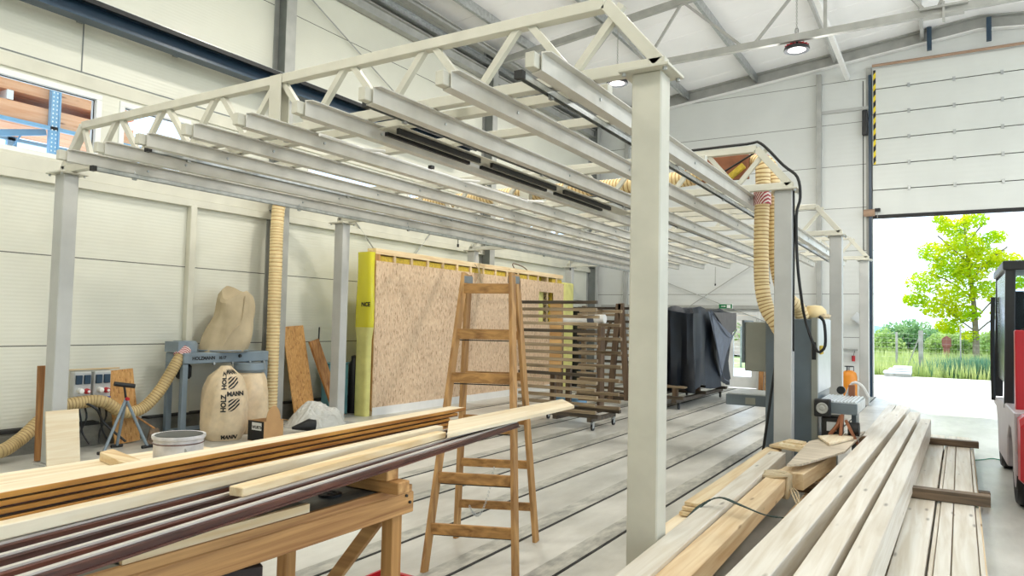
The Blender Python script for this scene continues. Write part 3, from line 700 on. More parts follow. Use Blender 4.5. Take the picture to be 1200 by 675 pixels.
bar((-2.13, 2.448, .81), (-2.57, 2.448, .28), .03, .06, (1, 0, 0)).build('brace', 'benchX', t, bevel=.003)
for y, z in ((2.472, .858), (2.448, .89)): MB().cyl((-2.012, y, z), (-2.004, y, z), .0065, 8).build('screw', 'blackm', t)
tag(box(-2.6, -1.92, 2.288, 2.36, 0.932, 0.984).build('bearer_block', 'benchX', bevel=.004), 'lower of the two timber blocks lying across the end of the workbench', 'block', 'blocks on the bench end')
tag(box(-2.6, -1.968, 2.272, 2.344, 0.985, 1.034).build('bearer_block', 'benchX', bevel=.004), 'upper of the two timber blocks lying across the end of the workbench', 'block', 'blocks on the bench end')
tag(box(-2.64, -1.968, 0.72, 0.8, 0.932, 1.034).build('bearer_block', 'benchX', bevel=.004), 'timber block under the near end of the boards on the workbench', 'block')
# shallow shelf board with pale edge lying on the bench
t = thing('edged_board', 'grey board with a pale edge lying on the front edge of the workbench', 'board', (-2.08, 1.6, .932))
box(-2.24, -2.036, 1.2, 1.904, 0.933, 0.964).build('panel', 'benchtop', t, bevel=.003)
box(-2.036, -2.02, 1.2, 1.904, 0.933, 0.965).build('edge_band', 'pineY', t)
t = thing('black_disc', 'flat black round disc lying on the bench top near the timber blocks', 'disc', (-2.144, 2.128, .93))
MB().lathe((-2.144, 2.128, .933), [(0, .0), (.047, 0), (.048, .01), (.032, .012), (.028, .005), (.012, .005), (.011, .013), (0, .013)], 28).build('disc', 'black', t, smooth=True)
# dark brown lacquered profiles
G3 = 'dark brown profiles in front on the bench'
fr = [(0, 688, 608, 495), (0, 672, 600, 494), (0, 655, 590, 492), (0, 640, 575, 492)]
for i, (x0, y0, x1, y1) in enumerate(fr):
    z = 1.062; a = on(x0, y0, 'Z', z); b = on(x1, y1, 'Z', z); d = (b-a).normalized(); a = a-d*.4
    side = Vector((-d.y, d.x, 0))
    t = thing('brown_profile', ['front dark brown profile with a silvery lip', 'second dark brown profile from the front', 'third dark brown profile from the front', 'rearmost dark brown profile, directly before the pale long batten'][i]+' on the workbench', 'profile', (a+b)/2-Vector((0, 0, .028)), G3)
    bar(a+side*.018-Vector((0, 0, .014)), b+side*.018-Vector((0, 0, .014)), .04, .027).build('body', 'brownY', t, bevel=.003)
    bar(a+side*.016+Vector((0, 0, .003)), b+side*.016+Vector((0, 0, .003)), .016, .006).build('silvery_lip', 'silver', t)
    bar(a-side*.005-Vector((0, 0, .024)), b-side*.005-Vector((0, 0, .024)), .01, .006).build('drip_edge', 'brownY', t)
# pale battens on them
a = on(0, 616, 'Z', 1.11); b = on(519, 499, 'Z', 1.11); d = (b-a).normalized()
tag(bar(a-d*.3+Vector((-.024, 0, -.0196)), b+Vector((-.024, 0, -.0196)), .048, .038).build('long_batten', 'paleY', bevel=.003), 'long pale batten with small knots running from the left edge over the workbench', 'batten')
a = on(283, 572, 'Z', 1.1); b = on(522, 506, 'Z', 1.1); d = (b-a).normalized()
tag(bar(a+Vector((-.028, 0, -.0156)), b+Vector((-.028, 0, -.0156)), .06, .03).build('short_batten', 'pineY', bevel=.003), 'shorter batten with a sawn orange end lying before the long pale batten', 'batten')
a0, a1, b0, b1 = on(524, 509, 'Z', 1.102), on(526, 493, 'Z', 1.102), on(673, 475, 'Z', 1.102), on(659, 467.5, 'Z', 1.102)
tag(MB().prism([a0, b0, b1, a1], (0, 0, -.019)).build('jutting_plank', 'paleY'), 'pale plank with a skew-cut end jutting past the ladder', 'plank')
# amber lacquered boards
lay = ['lowest', 'second from bottom', 'third from bottom', 'topmost']
fa, fb = on(0, 581, 'Z', 1.126), on(545, 479, 'Z', 1.126); d = (fb-fa).normalized(); side = Vector((-d.y, d.x, 0))
for i in range(4):
    z = 1.054+.024*i; a = Vector((fa.x, fa.y, z))-d*.4+side*(.056); b = Vector((fb.x, fb.y, z))+side*.056-d*(.08*(3-i) % .19)
    t = thing('amber_board', lay[i]+' of the four amber lacquered boards stacked on the workbench', 'board', (a+b)/2-Vector((0, 0, .014)), 'amber lacquered boards')
    bar(a, b, .112-.006*(i % 2), .0155).build('board', 'amberY' if i < 3 else 'paleY', t, bevel=.002)
    bar(a-side*.05-Vector((0, 0, .0095)), b-side*.05-Vector((0, 0, .0095)), .01, .0035).build('groove_lip', 'brownY', t)
    if i == 3: bar(a-side*.0585, b-side*.0585, .005, .016).build('amber_edge', 'amberY', t)
# table behind with white sheets
t = thing('low_table', 'long low table behind the boards with a white sheet top', 'table', (-3.9, 1.9, 0))
box(-4.27, -3.52, .4, 2.98, .775, .80).build('table_top', 'paleY', t, bevel=.003)
for x, y in ((-4.2, .5), (-3.6, .5), (-4.2, 2.9), (-3.6, 2.9)): box(x-.03, x+.03, y-.03, y+.03, 0, .775).build('leg', 'benchZ', t)
tag(MB().prism([(-4.2, 2.33, .802), (-3.64, 2.2, .802), (-3.61, 2.3, .802), (-4.24, 2.43, .802)], (0, 0, .05)).build('cross_lath', 'pineX', bevel=.003), 'short yellowish lath lying across the white table left of the paint bucket', 'lath')
t = thing('paint_bucket', 'wide white metal paint bucket with a rusty rim on the white table', 'bucket', (-3.74, 2.52, .801))
bx, by = -3.74, 2.52
MB().lathe((bx, by, .802), [(0, 0), (.125, 0), (.13, .01), (.132, .15), (.14, .155), (.14, .165), (.128, .168), (.124, .02), (0, .015)], 36).build('body', 'bucket', t, smooth=True)
MB().lathe((bx, by, .802), [(.134, .128), (.138, .131), (.134, .134)], 36).build('rust_ring', 'brownY', t)
MB().lathe((bx, by, .802), [(0, .172), (.126, .172), (.141, .176), (.143, .164), (.14, .164)], 36).build('lid', 'bucket', t, smooth=True)
MB().lathe((bx, by, .802), [(.118, .1735), (.124, .176), (.128, .1745)], 36).build('lid_groove', 'blackm', t)
MB().cyl((bx+.13*.8, by-.13*.6+.04, .90), (bx+.15*.8, by-.15*.6+.04, .90), .016, 12).build('handle_lug', 'midsteel', t)
MB().tube(spline([(bx+.12, by-.04, .9), (bx+.15, by+.02, .86), (bx+.12, by+.1, .84)], .02), .003, 5).build('wire_handle', 'midsteel', t)
# red crate and dark bars under the bench
t = thing('red_crate', 'open red plastic crate on the floor behind the bench leg', 'crate', (-2.9, 3.45, 0))
mb = MB(); x0, x1, y0, y1, h = -2.98, -2.62, 3.12, 3.42, .12
for q in ((x0, x1, y0, y0+.015), (x0, x1, y1-.015, y1), (x0, x0+.015, y0+.015, y1-.015), (x1-.015, x1, y0+.015, y1-.015)): mb.box(q[0], q[1], q[2], q[3], .01, h)
mb.build('walls', 'red', t); box(x0, x1, y0, y1, 0, .01).build('bottom', 'red', t)
for q in ((x0-.012, x1+.012, y0-.012, y0), (x0-.012, x1+.012, y1, y1+.012)): box(q[0], q[1], q[2], q[3], h-.03, h).build('rim', 'red', t)
M['darkbar'] = plain('dark_brown_timber', (50, 36, 34), .5, var=.1)
beam('dark_beam', (-2.68, 1.24, .69), (-2.32, 1.936, .69), .112, .096, 'darkbar', 'dark brown beam stub seen under the workbench, nearer the middle leg', 'beam', 'dark beams under the bench')
beam('dark_beam', (-2.48, .96, .69), (-2.176, 1.6, .69), .096, .096, 'darkbar', 'dark brown beam stub under the workbench at the bottom edge, the lefter one', 'beam', 'dark beams under the bench')
tag(box(-2.68, -2.16, 1.24, 1.31, 0, .593).build('support_block', 'benchX'), 'support block under the dark beams beneath the workbench', 'block')
tag(box(-2.6, -2.28, 1.72, 1.79, 0, .593).build('support_block', 'benchX'), 'second support block under the dark beams, further from the camera', 'block')

# ================================================================ LADDER
t = thing('step_ladder', 'tall old double wooden step ladder standing open in the middle of the hall', 'ladder', (-2.8, 4.3, 0))
A = [on(497, 671, 'Z', 0), on(604, 679, 'Z', 0)]; B = [on(535, 630, 'Z', 0), on(628, 635, 'Z', 0)]
TA = [on(545, 320, 'Y', 4.25), on(600, 320, 'Y', 4.36)]
TB = [TA[0]+Vector((-.01, .06, -.01)), TA[1]+Vector((.0, .06, -.01))]
def stile(a, b, nm='stile'):
    bar(a, b, .028, .06, (0, 1, 0)).build(nm, 'ladZ', t, bevel=.003)
for a, b in zip(A, TA): stile(a, b, 'front_stile')
for a, b in zip(B, TB): stile(a, b, 'rear_stile')
for py in (338, 391, 442, 499, 559, 619):
    f = None
    # height of the rung from its row on the left front stile
    lo, hi = 0, 1
    for _ in range(30):
        m_ = (lo+hi)/2; p = A[0].lerp(TA[0], m_); v = p-Vector((0, 0, CH)); yy = 337.5-FPX*v.dot(Uv)/v.dot(Fv)
        if yy > py: lo = m_
        else: hi = m_
    a = A[0].lerp(TA[0], lo); b = A[1].lerp(TA[1], lo)
    bar(a, b, .024, .072).build('rung', 'ladX', t, bevel=.003)
    if lo < .9:
        a2 = B[0].lerp(TB[0], lo); b2 = B[1].lerp(TB[1], lo); bar(a2, b2, .024, .06).build('rung', 'ladX', t, bevel=.003)
        MB().cyl(a+Vector((0, .02, -.045)), b+Vector((0, .02, -.045)), .004, 5).build('tie_rod', 'blackm', t)
for a in TA: box(a.x-.018, a.x+.018, a.y-.03, a.y+.08, a.z-.075, a.z-.02).build('hinge', 'dark_or_shade_steel', t, bevel=.004)
p0 = A[0].lerp(TA[0], .21).lerp(A[1].lerp(TA[1], .21), .45); p1 = B[0].lerp(TB[0], .3).lerp(B[1].lerp(TB[1], .3), .5)
cpts = [p0.lerp(p1, k/24)-Vector((0, 0, .75*(k/24)*(1-k/24))) for k in range(25)]
mb = MB()
for k in range(24): 
    q = cpts[k]; mb.tube([q+Vector((.006*math.cos(a), .003*(k % 2), .01*math.sin(a))) for a in [j*PI/3 for j in range(6)]], .0022, 4, closed=True)
mb.build('chain', 'galv', t)

def text_mesh(txt, size, extrude=.0):
    cu = bpy.data.curves.new('lettering', 'FONT'); cu.body = txt; cu.size = size; cu.extrude = extrude; cu.offset = size*.045
    cu.resolution_u = 3; o = bpy.data.objects.new('lettering', cu); COL.objects.link(o); bpy.context.view_layer.update()
    me = bpy.data.meshes.new_from_object(o.evaluated_get(bpy.context.evaluated_depsgraph_get()))
    V_ = [v.co.copy() for v in me.vertices]; F_ = [tuple(p.vertices) for p in me.polygons]
    bpy.data.objects.remove(o); bpy.data.curves.remove(cu); bpy.data.meshes.remove(me); return V_, F_
def lettering(txt, size, fn, name, mat, parent, rot=0, at=(0, 0)):
    V_, F_ = text_mesh(txt, size); mb = MB(); out = []
    for v in V_:
        x, y = v.x, v.y
        if rot: x, y = -v.y, v.x
        out.append(fn(x+at[0], y+at[1]))
    mb.add(out, F_); return mb.build(name, mat, parent)

# ================================================================ CLUTTER ALONG THE LEFT WALL
# dust collector
t = thing('dust_collector', 'grey steel dust collector frame with a filter bag on top and two chip sacks below', 'dust collector', (-8.9, 6.6, 0))
fx0, fx1, fy0, fy1 = -9.14, -8.72, 5.9, 7.3
box(fx0, fx1, fy0, fy1, 1.0, 1.15).build('top_casing', 'colgrey', t, bevel=.012)
for x in (fx0+.04, fx1-.05):
    for y in (fy0+.04, fy1-.04): box(x-.035, x+.035, y-.04, y+.04, 0, 1.0).build('leg', 'colgrey', t, bevel=.006)
box(fx0, fx1, fy0+.02, fy0+.07, .05, .1).build('foot_rail', 'colgrey', t); box(fx0+.02, fx0+.06, fy0, fy1, .05, .1).build('foot_rail', 'colgrey', t)
MB().lathe((-8.95, 6.05, 1.15), [(0, 0), (.17, 0), (.17, .12), (.14, .16), (0, .16)], 24).box(-9.1, -8.8, 5.86, 6.0, 1.16, 1.3).build('fan_housing', 'colgrey', t, smooth=True)
box(-9.1, -8.95, 6.02, 6.2, .78, .98).build('motor', 'black', t, bevel=.03)
for y in (6.35, 6.65, 6.95, 7.2): MB().lathe((fx1+.004, y, .995), [(0, 0), (.018, 0), (.018, .022), (0, .022)], 10, 'X').build('latch_knob', 'galv', t)
MB().lathe((fx1+.004, 6.78, 1.09), [(0, 0), (.026, 0), (.02, .022), (0, .022)], 12, 'X').build('switch_knob', 'black', t)
lettering('HOLZMANN', .062, lambda u, v: (fx1+.004, 6.02+u, 1.055+v), 'maker_lettering', 'ink', t)
lettering('10.17', .055, lambda u, v: (fx1+.004, 6.43+u, 1.055+v), 'model_lettering', 'ink', t)
# filter bag
fb = MB(); rings = 15; n = 32; vs = []
for k in range(rings):
    s = k/(rings-1); z = 1.15+.86*s
    rx = .33*(1-.55*s**2.6)+.02*math.sin(s*9); ry = .34*(1-.28*s**2)*(1 if s < .93 else .8)
    cy = 6.66+.10*s+.06*math.sin(s*3); cx = -8.93+.06*s
    for j in range(n):
        a = 2*PI*j/n; w_ = 1+.05*math.sin(3*a+5*s)+.045*math.sin(5*a-7*s+1)+.03*math.sin(9*a+4*s)
        w_ *= 1-.17*max(0, math.sin((s-.45)*PI/.55))*max(0, math.cos(a+1.2))
        vs.append((cx+rx*w_*math.cos(a)*.9, cy+ry*w_*math.sin(a), z+.05*math.sin(a*2+1)*s+.07*s*math.cos(a-2.4)))
fs = [(i*n+j, i*n+(j+1) % n, (i+1)*n+(j+1) % n, (i+1)*n+j) for i in range(rings-1) for j in range(n)]+[tuple(range((rings-1)*n, rings*n)), tuple(range(n))[::-1]]
fb.add(vs, fs).build('filter_bag', 'cloth', t, smooth=True)
mb = MB(); mb.tube(spline([(-8.62, 6.42, 1.25), (-8.60, 6.55, 1.45), (-8.63, 6.72, 1.6), (-8.68, 6.8, 1.95)], .03), .008, 5); mb.build('bag_seam', 'cloth', t, smooth=True)
MB().tube([(-8.93+.32*math.cos(a), 6.66+.345*math.sin(a), 1.17) for a in [2*PI*k/32 for k in range(32)]], .012, 6, closed=True).build('bag_ring', 'colgrey', t)
def sack(cx, cy, R, H, name, label, mat, seed, marks):
    t = thing(name, label, 'sack', (cx, cy, 0), 'chip sacks under the dust collector')
    def surf(a, z, off=0):
        s = z/H
        prof = (1-.25*abs(2*s-.7)**3) * (1 if s > .12 else .82+1.5*s) * (1-.5*max(0, s-.86)/.14)
        w_ = 1+.03*math.sin(4*a+seed+6*s)+.022*math.sin(9*a-5*s+seed)+.014*math.sin(17*a+23*s)
        r = R*prof*w_+off
        return (cx+r*math.cos(a), cy+r*math.sin(a)*1.03, z)
    rings, n = 34, 40; vs = [surf(2*PI*j/n, H*k/(rings-1)) for k in range(rings) for j in range(n)]
    fs = [(i*n+j, i*n+(j+1) % n, (i+1)*n+(j+1) % n, (i+1)*n+j) for i in range(rings-1) for j in range(n)]+[tuple(range((rings-1)*n, rings*n)), tuple(range(n))[::-1]]
    body = MB().add(vs, fs).build('sack_body', mat, t, smooth=True)
    a0 = math.atan2(-cy, -cx)
    def m(u, v): return surf(a0+u/R, v, .006)
    for (txt, sz, u, v, rot) in marks: lettering(txt, sz, m, 'sack_lettering', 'ink', body, rot, (u, v))
    return t, body, m, surf
s1, body, m1, sf = sack(-8.38, 6.3, .29, .985, 'chip_sack', 'front translucent chip sack with black lettering, standing under the dust collector', 'sack', 1.0,
     [('MANN', .082, .03, .60, 0), ('HOLZ', .085, .02, .39, PI/2), ('MANN', .08, .03, .885, 0), ('HOLZ', .085, .02, .685, PI/2), ('MANN', .075, -.03, .03, 0)])
for v0 in (.42, .71):
    mb = MB()
    for k in range(4):
        pts = []
        for e in range(5):
            q = e/4
            u0, w0 = .05+.16*q, v0+.05*k-.06+.12*q
            pts.append((u0, w0))
        for (ua, va), (ub, vb) in zip(pts[:-1], pts[1:]):
            P4 = [(ua, va), (ub, vb), (ub, vb+.026), (ua, va+.026)]
            P4 = [(u, min(max(v, v0-.02), v0+.14)) for u, v in P4]
            if abs(P4[0][1]-P4[3][1])+abs(P4[1][1]-P4[2][1]) > .004: mb.add([m1(u, v) for u, v in P4], [(0, 1, 2, 3)])
    mb.build('hatched_mark', 'ink', body)
sack(-8.62, 6.88, .27, .985, 'chip_sack', 'plain chip sack behind the printed one under the dust collector', 'sack', 4.0, [])
MB_ = MB().lathe((-8.62, 6.88, .86), [(.2, 0), (.225, .04), (.215, .13)], 28).build('sack_collar', 'colgrey', [o for o in COL.objects if o.name.startswith('chip_sack')][-1], smooth=True)
# hoses
hp = [(-8.86, 6.02, 1.22), (-8.82, 5.86, 1.02), (-8.86, 5.66, .66), (-8.9, 5.45, .44), (-8.9, 5.2, .42), (-8.92, 4.98, .56), (-8.98, 4.8, .58), (-9.0, 4.5, .54), (-8.95, 4.28, .42), (-8.85, 4.0, .22), (-8.75, 3.7, .13), (-8.7, 3.0, .12)]
t = tag(corrugated(hp, .075, .035).build('suction_hose', ['hose2', 'wire2'], smooth=True), 'tan ribbed suction hose running from the dust collector down along the left wall', 'hose')
MB().tube([(-8.86, 6.0, 1.2), (-8.835, 5.92, 1.1)], .094, 14).build('tape_wrap', 'wrap', t, smooth=True)
vh = [(-8.88, 7.5, .14), (-8.88, 7.5, 1.2), (-8.88, 7.5, 2.4), (-8.88, 7.5, 3.1), (-8.86, 7.55, 3.5), (-8.75, 7.8, 3.7), (-8.45, 8.35, 3.6), (-7.8, 8.58, 3.5), (-6.5, 8.6, 3.46), (-5, 8.58, 3.47), (-3.6, 8.6, 3.46), (-2.6, 8.62, 3.5), (-2.05, 8.75, 3.62)]
t = tag(corrugated(vh, .1, .05).build('extraction_hose', ['hose', 'wire'], smooth=True), 'long cream ribbed hose rising up the left wall column and crossing over the gantry beams', 'hose')
MB().cyl((-8.88, 7.5, .0), (-8.88, 7.5, .16), .105, 16).build('hose_spigot', 'wrap', t)
# leaning boards
def leaning(name, c0, c1, w_, th, mat, label, cat='board', wdir=(0, 1, 0), **k):
    """board whose lower and upper edge centres are c0 and c1"""
    c0 = Vector(c0); c1 = Vector(c1); d = (c1-c0).normalized(); wv = Vector(wdir); wv = (wv-d*wv.dot(d)).normalized(); nv = d.cross(wv)
    mb = MB(); q = []
    for p in (c0, c1):
        for i, j in ((-1, -1), (1, -1), (1, 1), (-1, 1)): q.append(p+wv*(w_/2*i)+nv*(th/2*j))
    return tag(mb.hexa(q).build(name, mat, bevel=.002, origin=c0), label, cat, k.get('group'))
leaning('chipboard', (-8.86, 8.2, .012), (-9.13, 8.1, 1.52), .44, .018, 'osbd', 'wide chipboard panel with a dark slot leaning on the wall left of the slanting plank')
o = MB().bar((-8.925, 8.12, .35), (-9.04, 8.05, .95), .035, .01, (1, 0, 0)); tag(o.build('dark_slot_strip', 'blackm'), 'added thin dark strip standing for the slot in the wide leaning chipboard panel', 'lath')  # added dark strip stands for the panel's dark slot
leaning('slanting_plank', (-8.66, 8.76, .012), (-8.98, 8.42, 1.29), .21, .045, 'oldZ', 'amber plank leaning to the left beside the wide chipboard panel', 'plank')
leaning('upright_timber', (-8.62, 4.13, .012), (-8.66, 4.13, 1.06), .11, .05, 'oldZ', 'old brown timber standing upright left of the nearest left gantry post', 'timber')
leaning('chipboard', (-8.98, 5.33, .012), (-9.12, 5.27, .94), .33, .018, 'osbd', 'chipboard panel leaning on the wall behind the roller stand')
leaning('glued_board', (-8.13, 4.13, .01), (-8.215, 4.13, .60), .34, .02, 'paleY', 'short pale board leaning on the foot of the nearest left gantry post')
# power sockets
t = thing('socket_board', 'pale wooden board on the left wall carrying two power socket boxes', 'board', (WX+.02, 4.95, .5))
box(WX+.145, WX+.165, 4.62, 5.14, .42, .96).build('backboard', 'trimw', t); box(WX+.14, WX+.19, 4.6, 5.26, .955, .97).build('top_lath', 'pineY', t)
for y0, lab in ((4.66, 'left power socket box, half hidden by the gantry post'), (4.9, 'right power socket box with dark covers beside the leaning chipboard')):
    s = thing('socket_box', lab, 'socket', (WX+.2, y0+.1, .5), 'power socket boxes'); xx = WX+.166
    box(xx, xx+.1, y0, y0+.21, .5, .94).build('box_body', 'socket', s, bevel=.01)
    for k in (0, 1): box(xx+.1, xx+.125, y0+.015+.1*k, y0+.09+.1*k, .79, .90).build('breaker_cover', 'navy', s, bevel=.004)
    for z in (.54,):
        box(xx+.1, xx+.13, y0+.02, y0+.08, z, z+.08).build('blue_socket', 'blue', s, bevel=.004); box(xx+.1, xx+.13, y0+.15, y0+.2, z, z+.08).build('blue_socket', 'blue', s, bevel=.004)
    for y, z in ((y0+.155, .7), (y0+.115, .575)):
        MB().lathe((xx+.1, y, z), [(0, .05), (.028, .05), (.036, .0)], 16, 'X').build('red_socket', 'red', s, smooth=True)
        MB().lathe((xx+.152, y, z), [(0, 0), (.016, 0), (.016, .01), (0, .01)], 12, 'X').build('socket_face', 'white', s)
    MB().lathe((xx+.1, y0+.07, .71), [(0, .07), (.03, .06), (.035, 0)], 12, 'X').build('white_plug', 'white', s, smooth=True)
    for k, y in enumerate((y0+.07, y0+.14)):
        MB().tube(spline([(xx+.1, y, .52), (xx+.14, y+.01, .38), (xx+.12, y+.05-.1*k, .2), (xx+.2, y+.1-.2*k, .06)], .04), .012, 6).build('cable', 'blackm', s, smooth=True)
tag(MB().tube(spline([(WX+.3, 4.66, .62), (WX+.42, 4.85, .5), (WX+.36, 5.0, .3), (WX+.5, 5.2, .06)], .04), .016, 6).build('thick_cable', 'blackm', smooth=True), 'thick dark cable curving down from the left socket box', 'cable')
# roller stand
t = thing('roller_stand', 'grey tripod roller stand with a black head in front of the leaning chipboard', 'stand', (-8.6, 5.05, 0))
hd = Vector((-8.6, 5.06, .62))
for f, lab in (((-8.5, 4.76, .02), 'a'), ((-8.5, 5.3, .02), 'b'), ((-8.82, 5.1, .02), 'c')):
    MB().cyl(hd, f, .018, 10).build('leg', 'colgrey', t, smooth=True)
    fv = Vector(f); MB().cyl(fv+Vector((.0, -.07, 0)), fv+Vector((0, .07, 0)), .02, 8).build('rubber_foot', 'black', t)
MB().cyl(hd, hd+Vector((0, -.03, .16)), .014, 8).build('neck', 'blackm', t)
MB().cyl(hd+Vector((-.02, -.14, .19)), hd+Vector((.02, .09, .15)), .028, 12).build('roller', 'black', t, smooth=True)
MB().lathe(hd+Vector((.02, 0, 0)), [(0, .03), (.02, .03), (.024, 0)], 10, 'X').build('clamp_knob', 'red', t)
# little broom
t = thing('hand_broom', 'small dusty broom leaning beside the chipboard, its head on the floor', 'broom', (-8.7, 5.5, 0))
MB().cyl((-8.68, 5.5, .2), (-8.95, 5.3, .42), .012, 8).build('handle', 'oldZ', t)
MB().prism([(-8.72, 5.42, .005), (-8.62, 5.62, .005), (-8.66, 5.54, .2), (-8.70, 5.46, .2)], (-.05, .02, 0)).build('bristles', 'bearer', t)
# cardboard box
t = thing('cardboard_box', 'open cardboard box with a black printed side and its rounded flap up', 'box', (-7.83, 6.6, 0))
bx0, bx1, by0, by1, bh = -8.03, -7.72, 6.42, 6.75, .27
for q in ((bx0, bx1, by0, by0+.006), (bx0, bx1, by1-.006, by1), (bx0, bx0+.006, by0+.006, by1-.006), (bx1-.006, bx1, by0+.006, by1-.006)): box(q[0], q[1], q[2], q[3], .006, bh).build('box_side', 'cardb' if q[3] != by0+.006 else 'black', t)
box(bx0, bx1, by0, by1, 0, .006).build('bottom', 'cardb', t)
box(bx0+.08, bx0+.27, by0-.003, by0, .15, .25).build('paper_label', 'white', t)
lettering('WURTH', .055, lambda u, v: (bx0+.09+u, by0-.005, .17+v), 'label_print', 'ink', t)
fl = MB(); fl.prism([(bx1-.0, by0+.04+.24*(.5-.5*math.cos(PI*k/10)), bh+.2*math.sin(PI*k/10)) for k in range(11)], (-.006, 0, 0)); fl.build('raised_flap', 'cardb', t)
MB().prism([(bx0, by1, bh), (bx1, by1, bh), (bx1-.04, by1+.13, bh-.03), (bx0+.04, by1+.13, bh-.03)], (0, 0, .005)).build('rear_flap', 'cardb', t)
# crumpled plastic sheet
mb = MB(); n = 46; vs = []
for i in range(n):
    for j in range(n):
        u, v = i/(n-1)*2-1, j/(n-1)*2-1; r = min(1, (u*u+v*v)**.5)
        h = .34*(1-r**2.2)+.13*noise.noise(Vector((u*2.6, v*2.6, 1)))*(1-r)**.3+.07*abs(noise.noise(Vector((u*6, v*6, 4))))*(1-r)**.2-.02
        vs.append((-8.42+.38*u, 8.0+.52*v, max(.006, h)))
fs = [(i*n+j, (i+1)*n+j, (i+1)*n+j+1, i*n+j+1) for i in range(n-1) for j in range(n-1)]
t = tag(mb.add(vs, fs).build('plastic_sheet', 'plastic'), 'crumpled translucent plastic sheet heaped on the floor before the leaning boards', 'plastic sheet')
t.modifiers.new('thickness', 'SOLIDIFY').thickness = .004
tag(MB().tube([(-8.05, 7.2, .07), (-7.95, 7.42, .1), (-7.9, 7.5, .09)], [.02, .09, .08], 12).build('black_rubber_boot', 'black', smooth=True), 'black rubbery piece lying between cardboard box and plastic sheet', 'rubber piece')
tag(box(-7.8, -7.7, 7.2, 10.6, 0, .025).build('white_profile', 'pvc'), 'long thin white profile lying on the floor before the chipboard wall element', 'profile')
t = thing('teal_foam_block', 'pale teal plastic box standing behind the second left gantry post', 'box', (-8.95, 9.0, 0))
box(-9.13, -8.93, 8.76, 9.22, .0, .88).build('body', 'bluebox', t, bevel=.02); box(-9.14, -8.92, 8.75, 9.23, .88, .9).build('lid', 'bluebox', t, bevel=.005)
t = thing('black_canister', 'dark canister behind the teal box, left of the yellow insulation', 'canister', (-8.98, 9.36, 0))
MB().lathe((-8.98, 9.4, 0), [(.09, 0), (.1, .02), (.1, .85), (.06, .93), (.06, 1.0), (0, 1.02)], 18).build('body', 'blackm', t, smooth=True)
tag(MB().tube(spline([(WX+.1, 8.75, 1.5), (WX+.3, 8.55, 1.15), (WX+.3, 8.52, .9)], .05), .012, 6).build('black_cable', 'black', smooth=True), 'black cable hanging on the wall just left of the second left gantry post', 'cable')

M['yel_pale'] = plain('pale_yellow_wool', (226, 222, 140), .7, var=.06)
# ================================================================ TIMBER FRAME WALL ELEMENT
E0, E1, EH = 9.3, 16.4, 2.9
t = thing('wall_element', 'prefabricated timber wall element faced with chipboard and filled with yellow insulation', 'wall element', (-8.6, 12.8, 0))
X0, X1 = -8.66, -8.46; oy0, oy1, oz0, oz1 = 15.1, 15.85, 1.62, 2.42
for q in ((E0, oy0, .0, 2.68), (oy1, E1, 0, 2.68), (oy0, oy1, 0, oz0), (oy0, oy1, oz1, 2.68)):
    ob = box(X1, X1+.018, q[0], q[1], q[2]+.1 if q[2] == 0 else q[2], q[3]).build('chipboard_face', 'osb', t)
box(X0, X1, E0, E1, EH-.1, EH).build('top_plate', 'pineY', t, bevel=.004)
box(X0, X1, E0, E1, .0, .08).build('bottom_plate', 'pineY', t)
box(X1+.018, X1+.024, E0, E1, 0, .14).build('base_membrane', 'white', t)
y = E0
k = 0
while y < E1-.06:
    box(X0+.02, X1-.0, y, y+(.12 if k == 0 else .06), .08, EH-.1).build('stud', 'benchZ' if k == 0 else 'pineX', t, bevel=.003); y += .48; k += 1
box(X0+.03, X1-.035, E0+.12, oy0, .08, EH-.12).build('insulation', 'yellow2', t); box(X0+.03, X1-.035, oy1, E1-.02, .08, EH-.12).build('insulation', 'yellow2', t)
box(X0, X0+.02, E0, E1, .08, EH-.1).build('rear_sheathing', 'yellow', t)
box(X0+.05, X1-.05, oy0, oy0+.34, oz0, oz1).build('pale_insulation', 'yel_pale', t)
for k in range(7):
    z = oz0+.11*k; bar((X1-.03, oy0+.35, z), (X1-.03, oy0+.6, z+.11), .01, .015).bar((X1-.03, oy0+.6, z), (X1-.03, oy0+.35, z+.11), .01, .015).build('lattice_web', 'blackm', t)
for y0, s_ in ((12.3, 1), (12.45, -1)):
    MB().tube(spline([(X1+.03, y0, 2.86), (X1+.1, y0+.1*s_, 2.7), (X1+.06, y0+.05, 2.5), (X1+.12, y0-.12*s_, 2.42)], .03), .012, 5).build('loose_tape', 'rope', t)
MB().tube(spline([(X0+.05, 14.2, 2.9), (X0+.07, 14.1, 3.02), (X0+.1, 14.5, 2.98), (X0+.12, 14.7, 2.9)], .03), .014, 5).build('loose_strap', 'brownpost', t)
# yellow end of the element
t = thing('insulation_roll', 'tall yellow plastic wrapped insulation standing at the near end of the chipboard wall element', 'insulation', (-8.65, 9.2, 0))
mb = MB(); n = 14; R_ = 20; vs = []
for k in range(n):
    z = 2.82*k/(n-1)
    for j in range(R_):
        a = 2*PI*j/R_; sx = abs(math.cos(a))**.5*math.copysign(1, math.cos(a)); sy = abs(math.sin(a))**.5*math.copysign(1, math.sin(a))
        b_ = 1+.06*math.sin(z*4+a*2)*(z > 1.5)
        vs.append((-8.59+(.14+.03*(z > 1.5))*sx*b_, 9.21+.07*sy*b_, z))
fs = [(i*R_+j, i*R_+(j+1) % R_, (i+1)*R_+(j+1) % R_, (i+1)*R_+j) for i in range(n-1) for j in range(R_)]+[tuple(range((n-1)*R_, n*R_)), tuple(range(R_))[::-1]]
mb.add(vs, fs); mb.m = [1 if i < (n-1)*R_ and (i//R_) < 7 else 0 for i in range(len(mb.f))]
mb.build('wrapped_batt', ['yellow', 'yel_pale'], t, smooth=True)
